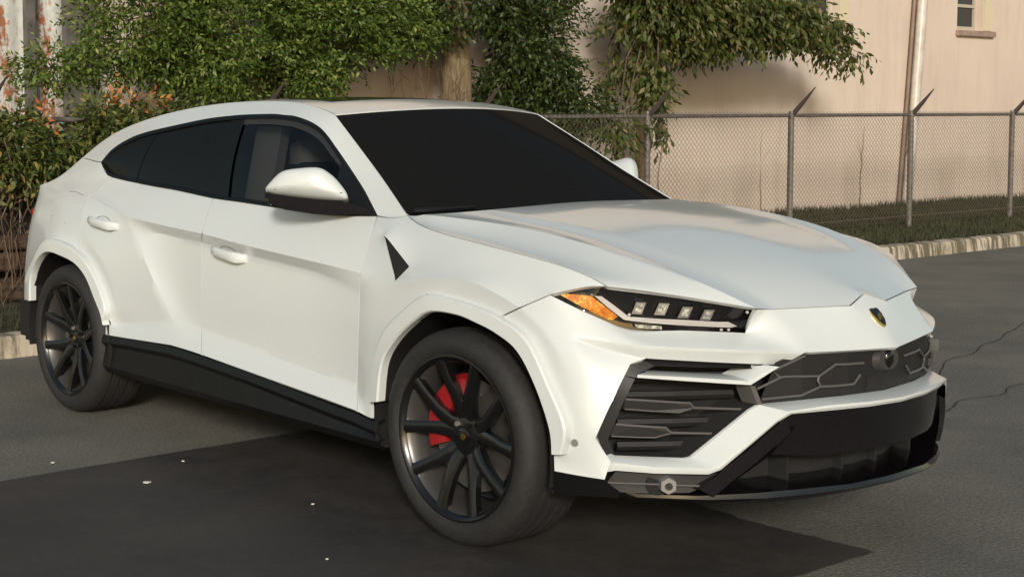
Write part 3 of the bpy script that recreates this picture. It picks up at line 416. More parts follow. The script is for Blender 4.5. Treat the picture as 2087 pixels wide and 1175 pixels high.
PT = {
 'flare_f_out': [(-0.4676,-0.99,0.453),(-0.4463,-0.99,0.5938),(-0.3849,-0.99,0.7322),(-0.2691,-0.99,0.8275),(-0.1497,-0.99,0.8933),(0.0036,-0.99,0.8885),(0.1181,-0.99,0.874),(0.2238,-0.99,0.8512),(0.3602,-0.99,0.7918),(0.4654,-0.99,0.6457),(0.5354,-0.99,0.5276),(0.5191,-0.99,0.4343)],
 'flare_f_in': [(-0.4141,-1.005,0.4632),(-0.3903,-1.005,0.6067),(-0.3272,-1.005,0.6998),(-0.2188,-1.005,0.787),(-0.1168,-1.005,0.839),(0.0225,-1.005,0.843),(0.1218,-1.005,0.8262),(0.2228,-1.005,0.8003),(0.3253,-1.005,0.7511),(0.4094,-1.005,0.6457),(0.4742,-1.005,0.5143),(0.4858,-1.005,0.4302)],
 'flare_r_out': [(-3.4725,-0.985,0.556),(-3.4547,-0.985,0.6719),(-3.3646,-0.985,0.7736),(-3.2224,-0.985,0.8952),(-3.0214,-0.985,0.9001),(-2.8414,-0.985,0.8583),(-2.7261,-0.985,0.8063),(-2.6102,-0.985,0.7037),(-2.5477,-0.985,0.596),(-2.5755,-0.985,0.5263)],
 'flare_r_in': [(-3.392,-1,0.5569),(-3.3736,-1,0.6932),(-3.2789,-1,0.7942),(-3.1652,-1,0.8419),(-2.9947,-1,0.8305),(-2.8419,-1,0.8009),(-2.7318,-1,0.7417),(-2.6463,-1,0.6469),(-2.5821,-1,0.5715),(-2.5584,-1,0.5172)],
 'fr_in': [(0.6073,-0.8809,0.4513),(0.6254,-0.8637,0.4312),(0.7078,-0.7797,0.4297),(0.7761,-0.7014,0.4281),(0.7898,-0.6844,0.433),(0.8417,-0.6144,0.5047),(0.8955,-0.5325,0.5831),(0.9111,-0.5059,0.5998),(0.9778,-0.3616,0.6071),(1.0223,-0.2126,0.6091),(1.0437,0,0.6061)],
 'fr_ridge': [(0.6251,-0.9171,0.4324),(0.6418,-0.901,0.4188),(0.7384,-0.8066,0.4091),(0.8498,-0.6797,0.4055),(0.8667,-0.6577,0.415),(0.9111,-0.5939,0.4761),(0.9658,-0.5072,0.5596),(0.9861,-0.47,0.5867),(1.0456,-0.3295,0.5994),(1.0856,-0.1732,0.5979),(1.0996,0,0.5953)],
 'fr_low': [(0.6295,-0.9097,0.3744),(0.6505,-0.8895,0.3915),(0.7364,-0.8038,0.3859),(0.8477,-0.6766,0.3855),(0.8717,-0.6441,0.4012),(0.9168,-0.5813,0.4674),(0.9687,-0.4931,0.5503),(0.9909,-0.4507,0.5755),(1.0438,-0.3261,0.5796),(1.0828,-0.1682,0.5791),(1.0951,0,0.5771)],
 'bl_in': [(0.6766,-0.7755,0.7036),(0.7601,-0.6792,0.6983),(0.8333,-0.5752,0.6907),(0.8491,-0.5533,0.6905),(0.8803,-0.4974,0.7224)],
 'bl_ridge': [(0.6852,-0.8309,0.7013),(0.7898,-0.7165,0.6954),(0.8654,-0.6176,0.6872),(0.9066,-0.5552,0.6814),(0.9496,-0.4813,0.7268)],
 'bl_low': [(0.6847,-0.8301,0.6915),(0.7894,-0.7158,0.6826),(0.8651,-0.6169,0.6744),(0.909,-0.5507,0.6685),(0.9561,-0.4697,0.7249)],
 'int_out': [(0.9244,-0.415,0.722),(0.8567,-0.565,0.7319),(0.7581,-0.685,0.7394),(0.6701,-0.778,0.7454),(0.6433,-0.82,0.7287),(0.6366,-0.893,0.6257),(0.6058,-0.94,0.4973),(0.6393,-0.905,0.4217)],
 'int_in': [(0.9291,-0.431,0.7091),(0.8586,-0.5592,0.7164),(0.7672,-0.6887,0.7226),(0.7019,-0.7655,0.7252),(0.6637,-0.8055,0.697),(0.6357,-0.8355,0.6113),(0.5999,-0.8707,0.4808),(0.6178,-0.8526,0.4249)],
 'lv1_top': [(0.6318,-0.824,0.6125),(0.701,-0.7504,0.6079),(0.7666,-0.6708,0.6021),(0.7738,-0.6599,0.5874),(0.8257,-0.5878,0.5836),(0.8756,-0.5077,0.5784)],
 'lv1_low': [(0.6252,-0.8206,0.5788),(0.686,-0.7559,0.574),(0.7406,-0.6915,0.57),(0.7668,-0.6559,0.5842)],
 'lv2_top': [(0.61,-0.8451,0.5293),(0.6701,-0.7842,0.525),(0.7182,-0.7287,0.5211),(0.7292,-0.7153,0.5051),(0.7714,-0.665,0.5041),(0.8224,-0.5941,0.5018)],
 'lv2_low': [(0.5961,-0.8499,0.4887),(0.6438,-0.8004,0.4871),(0.6911,-0.7484,0.4868),(0.7242,-0.7115,0.5021)],
 'divider': [(0.8973,-0.537,0.6621),(0.9065,-0.5242,0.6619),(0.9185,-0.5035,0.6039),(0.9104,-0.5152,0.6009)],
 'gr1': [(0.9038,-0.5099,0.6503),(0.9402,-0.4409,0.6845),(0.9473,-0.4251,0.687),(0.9929,-0.309,0.6821),(1.0111,-0.2457,0.7165),(1.0186,-0.2105,0.7138),(1.0327,-0.1212,0.7111)],
 'gr2': [(0.9119,-0.4972,0.6165),(0.9714,-0.3713,0.6234),(0.9946,-0.3024,0.6478),(1.0102,-0.2501,0.6457),(1.0268,-0.1655,0.6449),(1.0309,-0.1367,0.6733)],
 'gr3': [(0.9929,-0.309,0.6821),(0.9918,-0.3123,0.6678),(0.9946,-0.3024,0.6478)],
 'gr4': [(0.9373,-0.4367,0.6836),(0.9262,-0.4605,0.7071),(0.9719,-0.3549,0.7517)],
 'gr_top': [(0.9442,-0.4529,0.7231),(0.9813,-0.3689,0.7575),(1.0323,-0.192,0.7542),(1.0486,0.0531,0.7432)],
 'gr_bot': [(0.9098,-0.4991,0.602),(0.9756,-0.3586,0.6113),(1.0258,-0.1766,0.6118),(1.0394,-0.0135,0.6012)],
 'val_top': [(0.4669,-0.98,0.3691),(0.5534,-0.955,0.3661),(0.6281,-0.915,0.3621),(0.6419,-0.9,0.34),(0.6617,-0.885,0.3193)],
 'val_bot': [(0.4485,-0.96,0.2833),(0.5524,-0.93,0.2938),(0.6093,-0.9,0.2977),(0.6376,-0.89,0.3005),(0.6576,-0.88,0.3015)],
 'fog_top': [(0.6247,-0.8994,0.3525),(0.6474,-0.8859,0.3872),(0.7334,-0.8001,0.3816),(0.8448,-0.6728,0.3812),(0.8618,-0.6507,0.3907)],
 'fog_bot': [(0.6336,-0.8811,0.3321),(0.6496,-0.8663,0.317),(0.7251,-0.7891,0.3156),(0.7977,-0.7068,0.3209),(0.8164,-0.6819,0.3337)],
 'strut_l': [(0.9837,-0.4736,0.5614),(0.9521,-0.5299,0.5079),(0.9142,-0.5899,0.4507),(0.8664,-0.6565,0.383),(0.8319,-0.7018,0.3368)],
 'strut_r': [(0.9887,-0.4228,0.5317),(0.969,-0.4629,0.4747),(0.9294,-0.534,0.4136),(0.8823,-0.6073,0.3515),(0.8477,-0.6552,0.3087)],
 'strut_edge': [(0.9931,-0.4547,0.5176),(0.9691,-0.5018,0.4753),(0.9365,-0.5567,0.4215),(0.8931,-0.6219,0.3608),(0.8606,-0.6647,0.313)],
 'hexnut': [(0.756,-0.7671,0.349)],
 'hl_top': [(0.404,-0.935,0.9411),(0.4522,-0.898,0.9574),(0.5113,-0.862,0.9715),(0.5581,-0.832,0.9719),(0.6292,-0.757,0.9622),(0.6994,-0.662,0.943),(0.7717,-0.575,0.9271),(0.8221,-0.52,0.9132),(0.8687,-0.468,0.9)],
 'hl_bot': [(0.4053,-0.934,0.9395),(0.4457,-0.914,0.9222),(0.4952,-0.888,0.8958),(0.5269,-0.85,0.8732),(0.5815,-0.8,0.8423),(0.6449,-0.73,0.8221),(0.7012,-0.64,0.8284),(0.7678,-0.555,0.825),(0.8227,-0.47,0.8203)],
 'amber': [(0.4294,-0.9177,0.9421),(0.4436,-0.9073,0.9459),(0.5147,-0.8655,0.9429),(0.5248,-0.8578,0.9368),(0.5527,-0.8298,0.9049),(0.5796,-0.8031,0.8748),(0.5657,-0.8156,0.863),(0.5574,-0.8227,0.8644),(0.5017,-0.8811,0.9024)],
 'drl1': [(0.5259,-0.8568,0.9433),(0.5441,-0.8417,0.9422),(0.5715,-0.8134,0.9136),(0.6014,-0.7806,0.8784),(0.614,-0.7666,0.8721),(0.6098,-0.771,0.8623),(0.5937,-0.7882,0.8653),(0.5575,-0.8257,0.9051)],
 'drl2': [(0.6118,-0.7688,0.8752),(0.6526,-0.7207,0.8706),(0.7177,-0.6292,0.8649),(0.7792,-0.5531,0.8584),(0.8032,-0.5239,0.8585),(0.8169,-0.4961,0.843),(0.8046,-0.5101,0.8381),(0.7156,-0.6261,0.845),(0.6527,-0.7205,0.8545),(0.6076,-0.7732,0.8623)],
 'led0': [(0.6102,-0.7719,0.885),(0.6316,-0.7466,0.8835),(0.6415,-0.7372,0.9224),(0.6214,-0.7616,0.924)],
 'led1': [(0.6565,-0.7159,0.8819),(0.6781,-0.6885,0.8803),(0.6877,-0.6766,0.9189),(0.6675,-0.7031,0.9207)],
 'led2': [(0.7019,-0.654,0.871),(0.722,-0.6248,0.869),(0.7344,-0.6163,0.9066),(0.7141,-0.6427,0.9083)],
 'led3': [(0.745,-0.5942,0.864),(0.7664,-0.5691,0.8625),(0.7785,-0.563,0.8971),(0.7579,-0.5865,0.8985)],
 'ledrow': [(0.6161,-0.7638,0.851),(0.6714,-0.6943,0.8445),(0.6707,-0.6933,0.833),(0.6204,-0.7591,0.8398)],
 'dots': [(0.7836,-0.5354,0.8299),(0.7973,-0.5154,0.8296),(0.8467,-0.4864,0.8905),(0.6047,-0.7773,0.8817)],
 'mir_cap': [(-1.0604,-1.06,1.2443),(-1.0448,-1.0487,1.2725),(-1.0039,-1.0185,1.3167),(-0.9409,-0.9707,1.3308),(-0.8791,-0.9229,1.3329),(-0.8423,-0.894,1.3093),(-0.8107,-0.8689,1.27),(-0.7873,-0.85,1.2248),(-0.7985,-0.8588,1.205),(-0.8916,-0.9317,1.21),(-0.9835,-1.0022,1.221),(-1.0336,-1.0399,1.2285)],
 'mir_crease': [(-1.0284,-1.0361,1.2406),(-0.9617,-0.9858,1.2412),(-0.8962,-0.9355,1.2358),(-0.8031,-0.8626,1.2286)],
 'mir_low': [(-1.0538,-1.055,1.2364),(-1.0337,-1.0399,1.2245),(-0.9835,-1.0022,1.217),(-0.8916,-0.9317,1.206),(-0.7985,-0.8588,1.201),(-0.7812,-0.845,1.1913),(-0.703,-0.7821,1.1567),(-0.6938,-0.7746,1.1451),(-0.8005,-0.8601,1.1437),(-0.8971,-0.9355,1.1463),(-0.9942,-1.0097,1.1629),(-1.0444,-1.0474,1.1803),(-1.0626,-1.0613,1.2102)],
 'handle_f': [(-1.6911,-0.945,0.9516),(-1.5592,-0.955,0.9415),(-1.431,-0.955,0.9227)],
 'handle_r': [(-2.8025,-0.94,1.0303),(-2.6493,-0.955,1.0239),(-2.5231,-0.955,1.006)],
 'fuel': [(-3.3271,-0.91,1.0212),(-3.2733,-0.9,1.0953),(-3.2251,-0.885,1.1523),(-3.1262,-0.88,1.153),(-3.022,-0.885,1.1413),(-3.0326,-0.91,1.0589),(-3.0861,-0.93,0.9921)],
 'wiper': [(-0.44,-0.7934,1.1733),(-0.4,-0.6932,1.1746),(-0.36,-0.5555,1.1783)],
 'sensor': [(0.5477,-0.95,0.4743)],
 'split_low': [(0.6466,-0.8673,0.2971),(0.6771,-0.8389,0.2958),(0.849,-0.6391,0.2888),(0.9479,-0.4847,0.2864),(1.0103,-0.3466,0.2917),(1.0502,-0.2062,0.2987),(1.0691,0.005,0.3009)],
 'split_top': [(0.6539,-0.8713,0.3187),(0.6939,-0.8328,0.3145),(0.8218,-0.6883,0.3118),(0.9259,-0.5394,0.3194),(1.0026,-0.3895,0.326),(1.0572,-0.2182,0.3265),(1.0792,-0.0332,0.3304)],
 'plate_low': [(0.9225,-0.5124,0.4411),(0.9765,-0.4072,0.4329),(1.0149,-0.3042,0.4253),(1.0509,-0.1394,0.4247),(1.0593,-0.0043,0.4271)],
 'line1': [(0.6261,-0.9009,0.3482),(0.732,-0.7978,0.3489),(0.8288,-0.6857,0.3448)],
}
CENTRE_PANELS={'hood','roof','rear_window','tailgate','rear_bumper','front_bumper'}
def build_body():
    n=len(CAGE_VERTS); vs=list(CAGE_VERTS); mi={}
    for i,v in enumerate(CAGE_VERTS):
        if abs(v[1])<1e-6: mi[i]=i
        else: mi[i]=len(vs); vs.append((v[0],-v[1],v[2]))
    faces=[];mat=[]
    for f in CAGE_FACES:
        p=f[0]; fv=list(f[1:])
        faces.append(fv); mat.append(p*2)
        faces.append([mi[i] for i in fv][::-1]); mat.append(p*2+(0 if PANEL_NAMES[p] in CENTRE_PANELS else 1))
    me=bpy.data.meshes.new('cage'); me.from_pydata(vs,[],faces)
    bm=bmesh.new(); bm.from_mesh(me); bm.faces.ensure_lookup_table()
    for f,m in zip(bm.faces,mat): f.material_index=m
    bmesh.ops.recalc_face_normals(bm,faces=bm.faces)
    cl=bm.edges.layers.float.get('crease_edge') or bm.edges.layers.float.new('crease_edge')
    cr={}
    for a,b,c in CAGE_CREASES:
        cr[frozenset((a,b))]=c; cr[frozenset((mi[a],mi[b]))]=c
    for e in bm.edges:
        c=cr.get(frozenset(v.index for v in e.verts))
        if c: e[cl]=c
    vl=bm.verts.layers.float.get('crease_vert') or bm.verts.layers.float.new('crease_vert')
    bm.verts.ensure_lookup_table()
    for i in CAGE_CORNERS: bm.verts[i][vl]=1; bm.verts[mi[i]][vl]=1
    hood=[f for f in bm.faces if f.material_index==PANEL_NAMES.index('hood')*2][0]
    bm.normal_update()
    if sum(f.normal.z for f in bm.faces if f.material_index==PANEL_NAMES.index('hood')*2)<0:
        for f in bm.faces: f.normal_flip()
    for i in range(len(PANEL_NAMES)*2): me.materials.append(None)
    bm.to_mesh(me); bm.free()
    o=bpy.data.objects.new('cage',me); C.objects.link(o)
    m=o.modifiers.new('s','SUBSURF'); m.levels=3; m.render_levels=3; m.boundary_smooth='PRESERVE_CORNERS'; m.use_limit_surface=True
    dg=bpy.context.evaluated_depsgraph_get(); ev=o.evaluated_get(dg); em=bpy.data.meshes.new_from_object(ev)
    bpy.data.objects.remove(o)
    return em
def split_panels(em,gap=.0022,flange=.014):
    bm0=bmesh.new(); bm0.from_mesh(em); bm0.normal_update()
    ids=sorted(set(f.material_index for f in bm0.faces)); out={}
    vn={v.index:v.normal.copy() for v in bm0.verts}
    for pid in ids:
        bm=bm0.copy(); 
        lay=bm.verts.layers.int.new('oi')
        for v in bm.verts: v[lay]=v.index
        bmesh.ops.delete(bm,geom=[f for f in bm.faces if f.material_index!=pid],context='FACES')
        be=[e for e in bm.edges if e.is_boundary]
        mv={}
        for e in be:
            f=e.link_faces[0]; mid=(e.verts[0].co+e.verts[1].co)/2; d=f.calc_center_median()-mid
            t=(e.verts[1].co-e.verts[0].co).normalized(); d-=t*d.dot(t)
            if d.length<1e-9: continue
            d.normalize()
            for v in e.verts: mv.setdefault(v,[]).append(d)
        nrm={v:v.normal.copy() for v in mv}
        for v,ds in mv.items():
            s=Vector(); 
            for d in ds: s+=d
            if s.length<.3: continue
            L=gap/max(.35,(s.length/len(ds))); v.co+=s.normalized()*L
        r=bmesh.ops.extrude_edge_only(bm,edges=be)
        ev=[g for g in r['geom'] if isinstance(g,bmesh.types.BMVert)]
        for v in ev:
            nn=vn[v[lay]] if v[lay] in vn else Vector((0,0,1))
            v.co-=nn*flange
        for f in bm.faces: f.material_index=0; f.smooth=True
        for e in bm.edges:
            if len(e.link_faces)==2 and e.calc_face_angle(0)>R(24): e.smooth=False
        me=bpy.data.meshes.new('panel'); bm.to_mesh(me); bm.free()
        out[(PANEL_NAMES[pid//2],pid%2)]=me
    bm0.free(); return out
body_mesh=build_body(); panels=split_panels(body_mesh)
# ------------------------------------------------------------------ the car
car=empty('sport_utility_vehicle',(-1.5,0,0),'white coupe-roofed sport utility vehicle parked in the foreground, with black wheels and dark glass','car')
car.location=(0,0,0)
PARTN={'rear_door':'rear_door','front_door':'front_door'}
pobj={}
for (nme,side),me in sorted(panels.items()):
    m={'vent':M_dark,'rear_window':M_privacy}.get(nme,M_paint); me.materials.append(m); me.name=nme
    pobj[(nme,side)]=link({'vent':'fender_vent'}.get(nme,nme),me,car)
pobj[('vent',0)].parent=pobj[('fender',0)]; pobj[('vent',1)].parent=pobj[('fender',1)]
from mathutils.bvhtree import BVHTree
_b=bmesh.new(); _b.from_mesh(body_mesh); body_bvh=BVHTree.FromBMesh(_b); _b.free()
def drape(p,d=(0,1,0),lift=.002):
    """pull a point onto the near body side along y"""
    h=body_bvh.ray_cast(Vector((p[0],-2,p[2])),Vector((0,1,0)))
    return (h[0]+h[1]*0+Vector((0,-lift,0))) if h[0] else Vector(p)
def both(fn): fn(lambda p:Vector(p)); fn(lambda p:Vector((p[0],-p[1],p[2])))
def subdiv_grid(rows,levels=0,crease_rows=(),sharp_ends=True):
    return grid_bm(rows)
# wheel arch flares
def flare(o,i_,side):
    s=1 if side==0 else -1
    O=[Vector(p) for p in resample_pair(PT[o])]; I=[Vector(p) for p in resample_pair(PT[i_])]
    rows=[[],[],[],[],[],[]]
    for a,c in zip(O,I):
        rows[0].append((a.x,a.y+.030,a.z)); rows[1].append((a.x,-1.000,a.z)); q=a.lerp(c,.12); rows[2].append((q.x,-1.006,q.z))
        rows[3].append((c.x,-1.012,c.z)); q=c+(c-a).normalized()*.006; rows[4].append((q.x,-1.004,q.z)); rows[5].append((q.x,-.972,q.z))
    rows=[[(x,s*y,z) for x,y,z in r] for r in rows]
    L5=rows[5]; ln_=from_bm('arch_liner',grid_bm([[(x,y*.9985,z) for x,y,z in L5],[(x,y*.56,z) for x,y,z in L5]]),M_plast,car,True,60)
    return from_bm('wheel_arch_flare',grid_bm(rows),M_paint,car,True,28)
def resample_pair(P):
    """Catmull-Rom-ish densify keeping stations matched"""
    P=[Vector(p) for p in P]; out=[]
    for i in range(len(P)-1):
        p0=P[max(0,i-1)];p1=P[i];p2=P[i+1];p3=P[min(len(P)-1,i+2)]
        for k in range(6):
            t=k/6; out.append(.5*((2*p1)+(p2-p0)*t+(2*p0-5*p1+4*p2-p3)*t*t+(3*p1-p0-3*p2+p3)*t**3))
    return out+[P[-1]]
for s in (0,1): flare('flare_f_out','flare_f_in',s); flare('flare_r_out','flare_r_in',s)
# dark wheel housings and underbody
for s in (-1,1):
    for cx,rr in ((0,.455),(-3.003,.455)):
        rows=[]
        for yy in (.985,.60,.42): rows.append([(cx+rr*math.cos(a),s*yy,.385+rr*math.sin(a)) for a in [R(-10+200*k/28) for k in range(29)]])
        bm=grid_bm(rows); c0=[bm.verts.new((cx+rr*math.cos(R(-10+200*k/28)),s*.42,.385+rr*math.sin(R(-10+200*k/28)))) for k in range(29)]; bm.faces.new(c0)
        from_bm('wheel_housing',bm,M_plast,car,True,50)
box('underbody',(-1.5,0,.36),(4.6,1.0,.16),M_dark,car); box('floor',(-1.5,0,.33),(2.1,1.86,.12),M_dark,car)
# mud flap / dark rear bumper edge
for s in (-1,1): box('rear_valance',(-3.60,s*.80,.43),(.22,.26,.26),M_plast,car,bev=.03)
# rocker
for s in (-1,1):
    xs=[-2.63,-2.4,-1.98,-1.85,-1.71,-1.36,-1.0,-.72,-.60,-.50,-.44]; top=[.455,.467,.478,.474,.467,.448,.42,.397,.390,.378,.372]
    rows=[[(x,s*.94,t+.01) for x,t in zip(xs,top)],[(x,s*.972,t-.002) for x,t in zip(xs,top)],[(x,s*.982,t-.035) for x,t in zip(xs,top)],[(x,s*.962,t-.06) for x,t in zip(xs,top)],[(x,s*.975,.30) for x in xs],[(x,s*.955,.268) for x in xs],[(x,s*.80,.262) for x in xs]]
    from_bm('rocker_panel',grid_bm(rows),M_black,car,True,35)
# --- lower white frame of the bumper (one piece across the nose)
def full(name,fix=None):
    a=[Vector(p) for p in PT[name]]; return a+[Vector(mir(p)) for p in a[-2::-1]]
i0,r0,l0=full('fr_in'),full('fr_ridge'),full('fr_low')
for k_ in (0,-1):
    for r_ in (i0,r0,l0): r_[k_]=Vector(r_[k_])+Vector((-.035,0,0))
from_bm('intake_liner',grid_bm([off(i0,-.17),off(i0,-.011)]),M_dark,car,True)
rows=[off(i0,-.012),i0,[a.lerp(c,.80) for a,c in zip(i0,r0)],[Vector(p)+Vector((.002,0,-.001)) for p in r0],[a.lerp(c,.5)+Vector((.004,0,0)) for a,c in zip(r0,l0)],l0,[p+Vector((-.03,0,.006)) for p in l0]]
lip=from_bm('bumper_lip',grid_bm(rows),M_paint,car,True,26)
for s in (0,1):
    f=(lambda p:Vector(p)) if s==0 else (lambda p:Vector(mir(p)))
    a,r_,l_=[ [f(p) for p in PT[n]] for n in ('bl_in','bl_ridge','bl_low')]
    rows=[off(a,-.05),a,[p.lerp(q,.85) for p,q in zip(a,r_)],r_,l_,off(l_,-.06)]
    from_bm('intake_blade',grid_bm(rows),M_paint,car,True,24)
    # dark surround of the side intake
    o_,n_=[[f(p) for p in PT[n]] for n in ('int_out','int_in')]
    sur=from_bm('intake_surround',grid_bm([o_,[p.lerp(q,.25)+Vector((-.02,0,0)) for p,q in zip(o_,n_)],n_,off(n_,-.12)]),M_plast,car,True,30)
    # louvres
    def louvre(top,low):
        T=[f(p) for p in PT[top]];B=[f(p) for p in PT[low]]
        bm=bmesh.new(); poly=T[:4]+B[::-1][1:] if False else T[:4]+B[::-1]
        prism(bm,off(poly,-.004),(-.10,0,0)); lo=from_bm('louvre',bm,M_plast,car)
        tube('trim_edge',T,.0042,M_grey,lo,6); tube('trim_edge',B,.0026,M_grey,lo,6)
        box_=None
    louvre('lv1_top','lv1_low'); louvre('lv2_top','lv2_low')
    bm=bmesh.new(); prism(bm,[f(p) for p in PT['divider']],(-.06,0,0)); from_bm('grille_divider',bm,M_grey,car)
    bm=bmesh.new(); prism(bm,[f(p) for p in ((.47,-.86,.72),(.62,-.84,.74),(.86,-.40,.74),(.86,-.40,.42),(.62,-.84,.40),(.47,-.86,.42))][:],(-.01,0,0)); 
# backing for all openings of the nose
bk=[(.50,-.86),(.66,-.66),(.82,-.44),(.90,-.22),(.93,0),(.90,.22),(.82,.44),(.66,.66),(.50,.86)]
from_bm('radiator_backing',grid_bm([[(x,y,z) for x,y in bk] for z in (.30,.55,.78)]),M_dark,car)
# slats seen inside the intake
for s in (-1,1):
    for z in (.455,.53,.62,.68):
        bm=bmesh.new(); pts=[(.60,s*.83,z),(.70,s*.68,z),(.80,s*.50,z)]
        add_tube(bm,pts,.016,6); from_bm('radiator_slat',bm,M_plast,car)
# grille mesh: hexagon lines on a dark panel
gt,gb=full('gr_top'),full('gr_bot')
gp=from_bm('grille',grid_bm([off(gt,-.012,0,.012),[p.lerp(q,.5)+Vector((-.012,0,0)) for p,q in zip(gt,gb)],off(gb,-.012,0,-.01)]),M_plast,car)
for n in ('gr1','gr2','gr3','gr4'):
    for f in ((lambda p:Vector(p)),(lambda p:Vector(mir(p)))):
        tube('grille_bar',[f(p)+Vector((0,0,0)) for p in PT[n]],.0042,M_grey,gp,6)
# radar sensor and its plate
bm=bmesh.new(); r=bmesh.ops.create_cone(bm,cap_ends=True,segments=24,radius1=.062,radius2=.050,depth=.03); bmesh.ops.transform(bm,matrix=Matrix.Translation((1.035,0,.715))@Matrix.Rotation(R(84),4,'Y')@Matrix.Diagonal((.75,1.1,1,1)),verts=bm.verts)
rd=from_bm('radar_sensor',bm,mat('radar_plastic',(.040,.036,.034),.5),car,True); 
bm=bmesh.new(); r=bmesh.ops.create_uvsphere(bm,u_segments=16,v_segments=10,radius=1); bmesh.ops.transform(bm,matrix=Matrix.Translation((1.047,0,.715))@Matrix.Diagonal((.014,.026,.036,1)),verts=bm.verts); from_bm('radar_cover',bm,M_gloss,rd,True,80)
box('sensor_plate',(1.015,-.035,.640),(.02,.13,.05),M_plast,rd,Matrix.Rotation(R(6),4,'Z'),.006)
# --- black lower bumper: gloss centre panel, struts, splitter, side valance, fog inserts
pl=full('plate_low'); tp=[l0[6],l0[7],l0[8],l0[9],l0[10]]; tp=[Vector(p)+Vector((-.012,0,.004)) for p in tp]; tp=tp+[Vector(mir(p)) for p in tp[-2::-1]]
rows=[tp,[p.lerp(q,.45)+Vector((.004,0,0)) for p,q in zip(tp,pl)],pl,off(pl,-.14,0,.02)]
from_bm('lower_bumper_panel',grid_bm(rows),M_gloss,car,True,30)
st,sb_=full('split_top'),full('split_low')
for L__ in (st,sb_):
    for k_,s_ in ((0,1),(-1,-1)): L__[k_]=Vector(L__[k_])+Vector((-.05,s_*.012,.004))
rows=[off(st,-.22,0,.012),off(st,-.03,0,.004),st,[p.lerp(q,.5)+Vector((.010,0,0)) for p,q in zip(st,sb_)],off(sb_,.004,0,.004),sb_,off(sb_,-.45,0,.01)]
spl=from_bm('splitter',grid_bm(rows),M_gloss,car,True,35)
for s in (0,1):
    f=(lambda p:Vector(p)) if s==0 else (lambda p:Vector(mir(p)))
    L_,Rr,E_=[[f(p) for p in PT[n]] for n in ('strut_l','strut_r','strut_edge')]
    rows=[off(L_,-.05),L_,E_,Rr,off(Rr,-.12)]
    from_bm('bumper_strut',grid_bm(rows),M_gloss,car,True,30)
    T,B=[[f(p) for p in PT[n]] for n in ('val_top','val_bot')]
    from_bm('side_valance',grid_bm([T,[p.lerp(q,.6) for p,q in zip(T,B)],B,off(B,-.02,0,.01)]),M_black,car,True,35)
    T,B=[[f(p) for p in PT[n]] for n in ('fog_top','fog_bot')]
    fg=from_bm('fog_insert',grid_bm([T,[p.lerp(q,.5)+Vector((-.006,0,0)) for p,q in zip(T,B)],B]),mat('fog_plastic',(.042,.038,.038),.6) if s==0 else M_grey,car,True,35)
    tube('groove_line',[f(p) for p in PT['line1']],.0035,M_grey,fg,6)
    hc=f(PT['hexnut'][0]); n=Vector((.80,-.6 if s==0 else .6,0)).normalized()
    q=n.to_track_quat('Z','Y').to_matrix().to_4x4()
    for k,(rad,dep,mm,nn,o_) in enumerate(((.038,.012,M_dark,24,-.006),(.031,.030,M_silver,6,.010),(.012,.006,M_plast,12,.028))):
        bm=bmesh.new(); bmesh.ops.create_cone(bm,cap_ends=True,segments=nn,radius1=rad,radius2=rad*(.88 if k==1 else 1),depth=dep)
        sft=Vector((-.02,-.02 if s==0 else .02,0)) if k==0 else Vector()
        bmesh.ops.transform(bm,matrix=Matrix.Translation(hc+n*o_+sft)@q,verts=bm.verts); from_bm(('sensor_recess','parking_sensor','sensor_centre')[k],bm,mm,fg)
    # fins behind the opening
    for y in (.10,.36): box('diffuser_fin',(.90-.25*y*y,(-1 if s==0 else 1)*y,.372),(.10,.012,.085),M_dark,spl)
    # side marker sensor disc
    sp=f(drape(PT['sensor'][0])); bm=bmesh.new(); bmesh.ops.create_cone(bm,cap_ends=True,segments=16,radius1=.014,radius2=.011,depth=.008); bmesh.ops.transform(bm,matrix=Matrix.Translation(sp)@Matrix.Rotation(R(90),4,'X')@Matrix.Rotation(R(25),4,'Y'),verts=bm.verts); from_bm('side_sensor',bm,M_silver,pobj[('front_bumper',0)])
# --- headlights
for s in (0,1):
    f=(lambda p:Vector(p)) if s==0 else (lambda p:Vector(mir(p)))
    T=resample_pair(PT['hl_top']);B=resample_pair(PT['hl_bot']); T=[f(p) for p in T];B=[f(p) for p in B]
    sy=-1 if s==0 else 1; inn=Vector((-.022,-sy*.022,-.004))
    hl=from_bm('headlight',grid_bm([T,[p+inn*1.2 for p in T],[p.lerp(q,.5)+inn*1.5 for p,q in zip(T,B)],[p+inn*1.2 for p in B],B]),M_gloss,car,True,40)
    outv=Vector((.6,sy*.8,0))*.004
    def plate(name,key,m,dep=.014,o_=0.0,r=0):
        P_=[f(p)+inn*.55+outv*o_ for p in PT[key]]; bm=bmesh.new(); prism(bm,P_,inn*dep/.03); return from_bm(name,bm,m,hl)
    plate('turn_signal','amber',M_amber); plate('light_guide','drl1',M_drl,.02,1.0); plate('light_guide','drl2',M_drl,.02,1.3)
    for k in range(4):
        lo=plate('lamp_module','led%d'%k,M_silver,.02,.5)
        P_=[f(p)+inn*.55 for p in PT['led%d'%k]]; c=sum(P_,Vector())/4; P2=[c+(p-c)*.62+outv*1.3 for p in P_]; bm=bmesh.new(); prism(bm,P2,inn*.2); from_bm('lamp_lens',bm,M_led,lo)
    plate('led_row','ledrow',M_led,.01,1.0)
    for p in PT['dots']:
        bm=bmesh.new(); bmesh.ops.create_icosphere(bm,subdivisions=2,radius=.0055); bmesh.ops.translate(bm,verts=bm.verts,vec=f(p)+inn*.4); from_bm('led_dot',bm,M_drl,hl,True,80)
    rows=[[p.lerp(q,t)-inn*(.06*math.sin(math.pi*t)) for p,q in zip(T,B)] for t in (.0,.25,.5,.75,1)]
    from_bm('headlight_cover',grid_bm(rows),M_clear,hl,True,60)
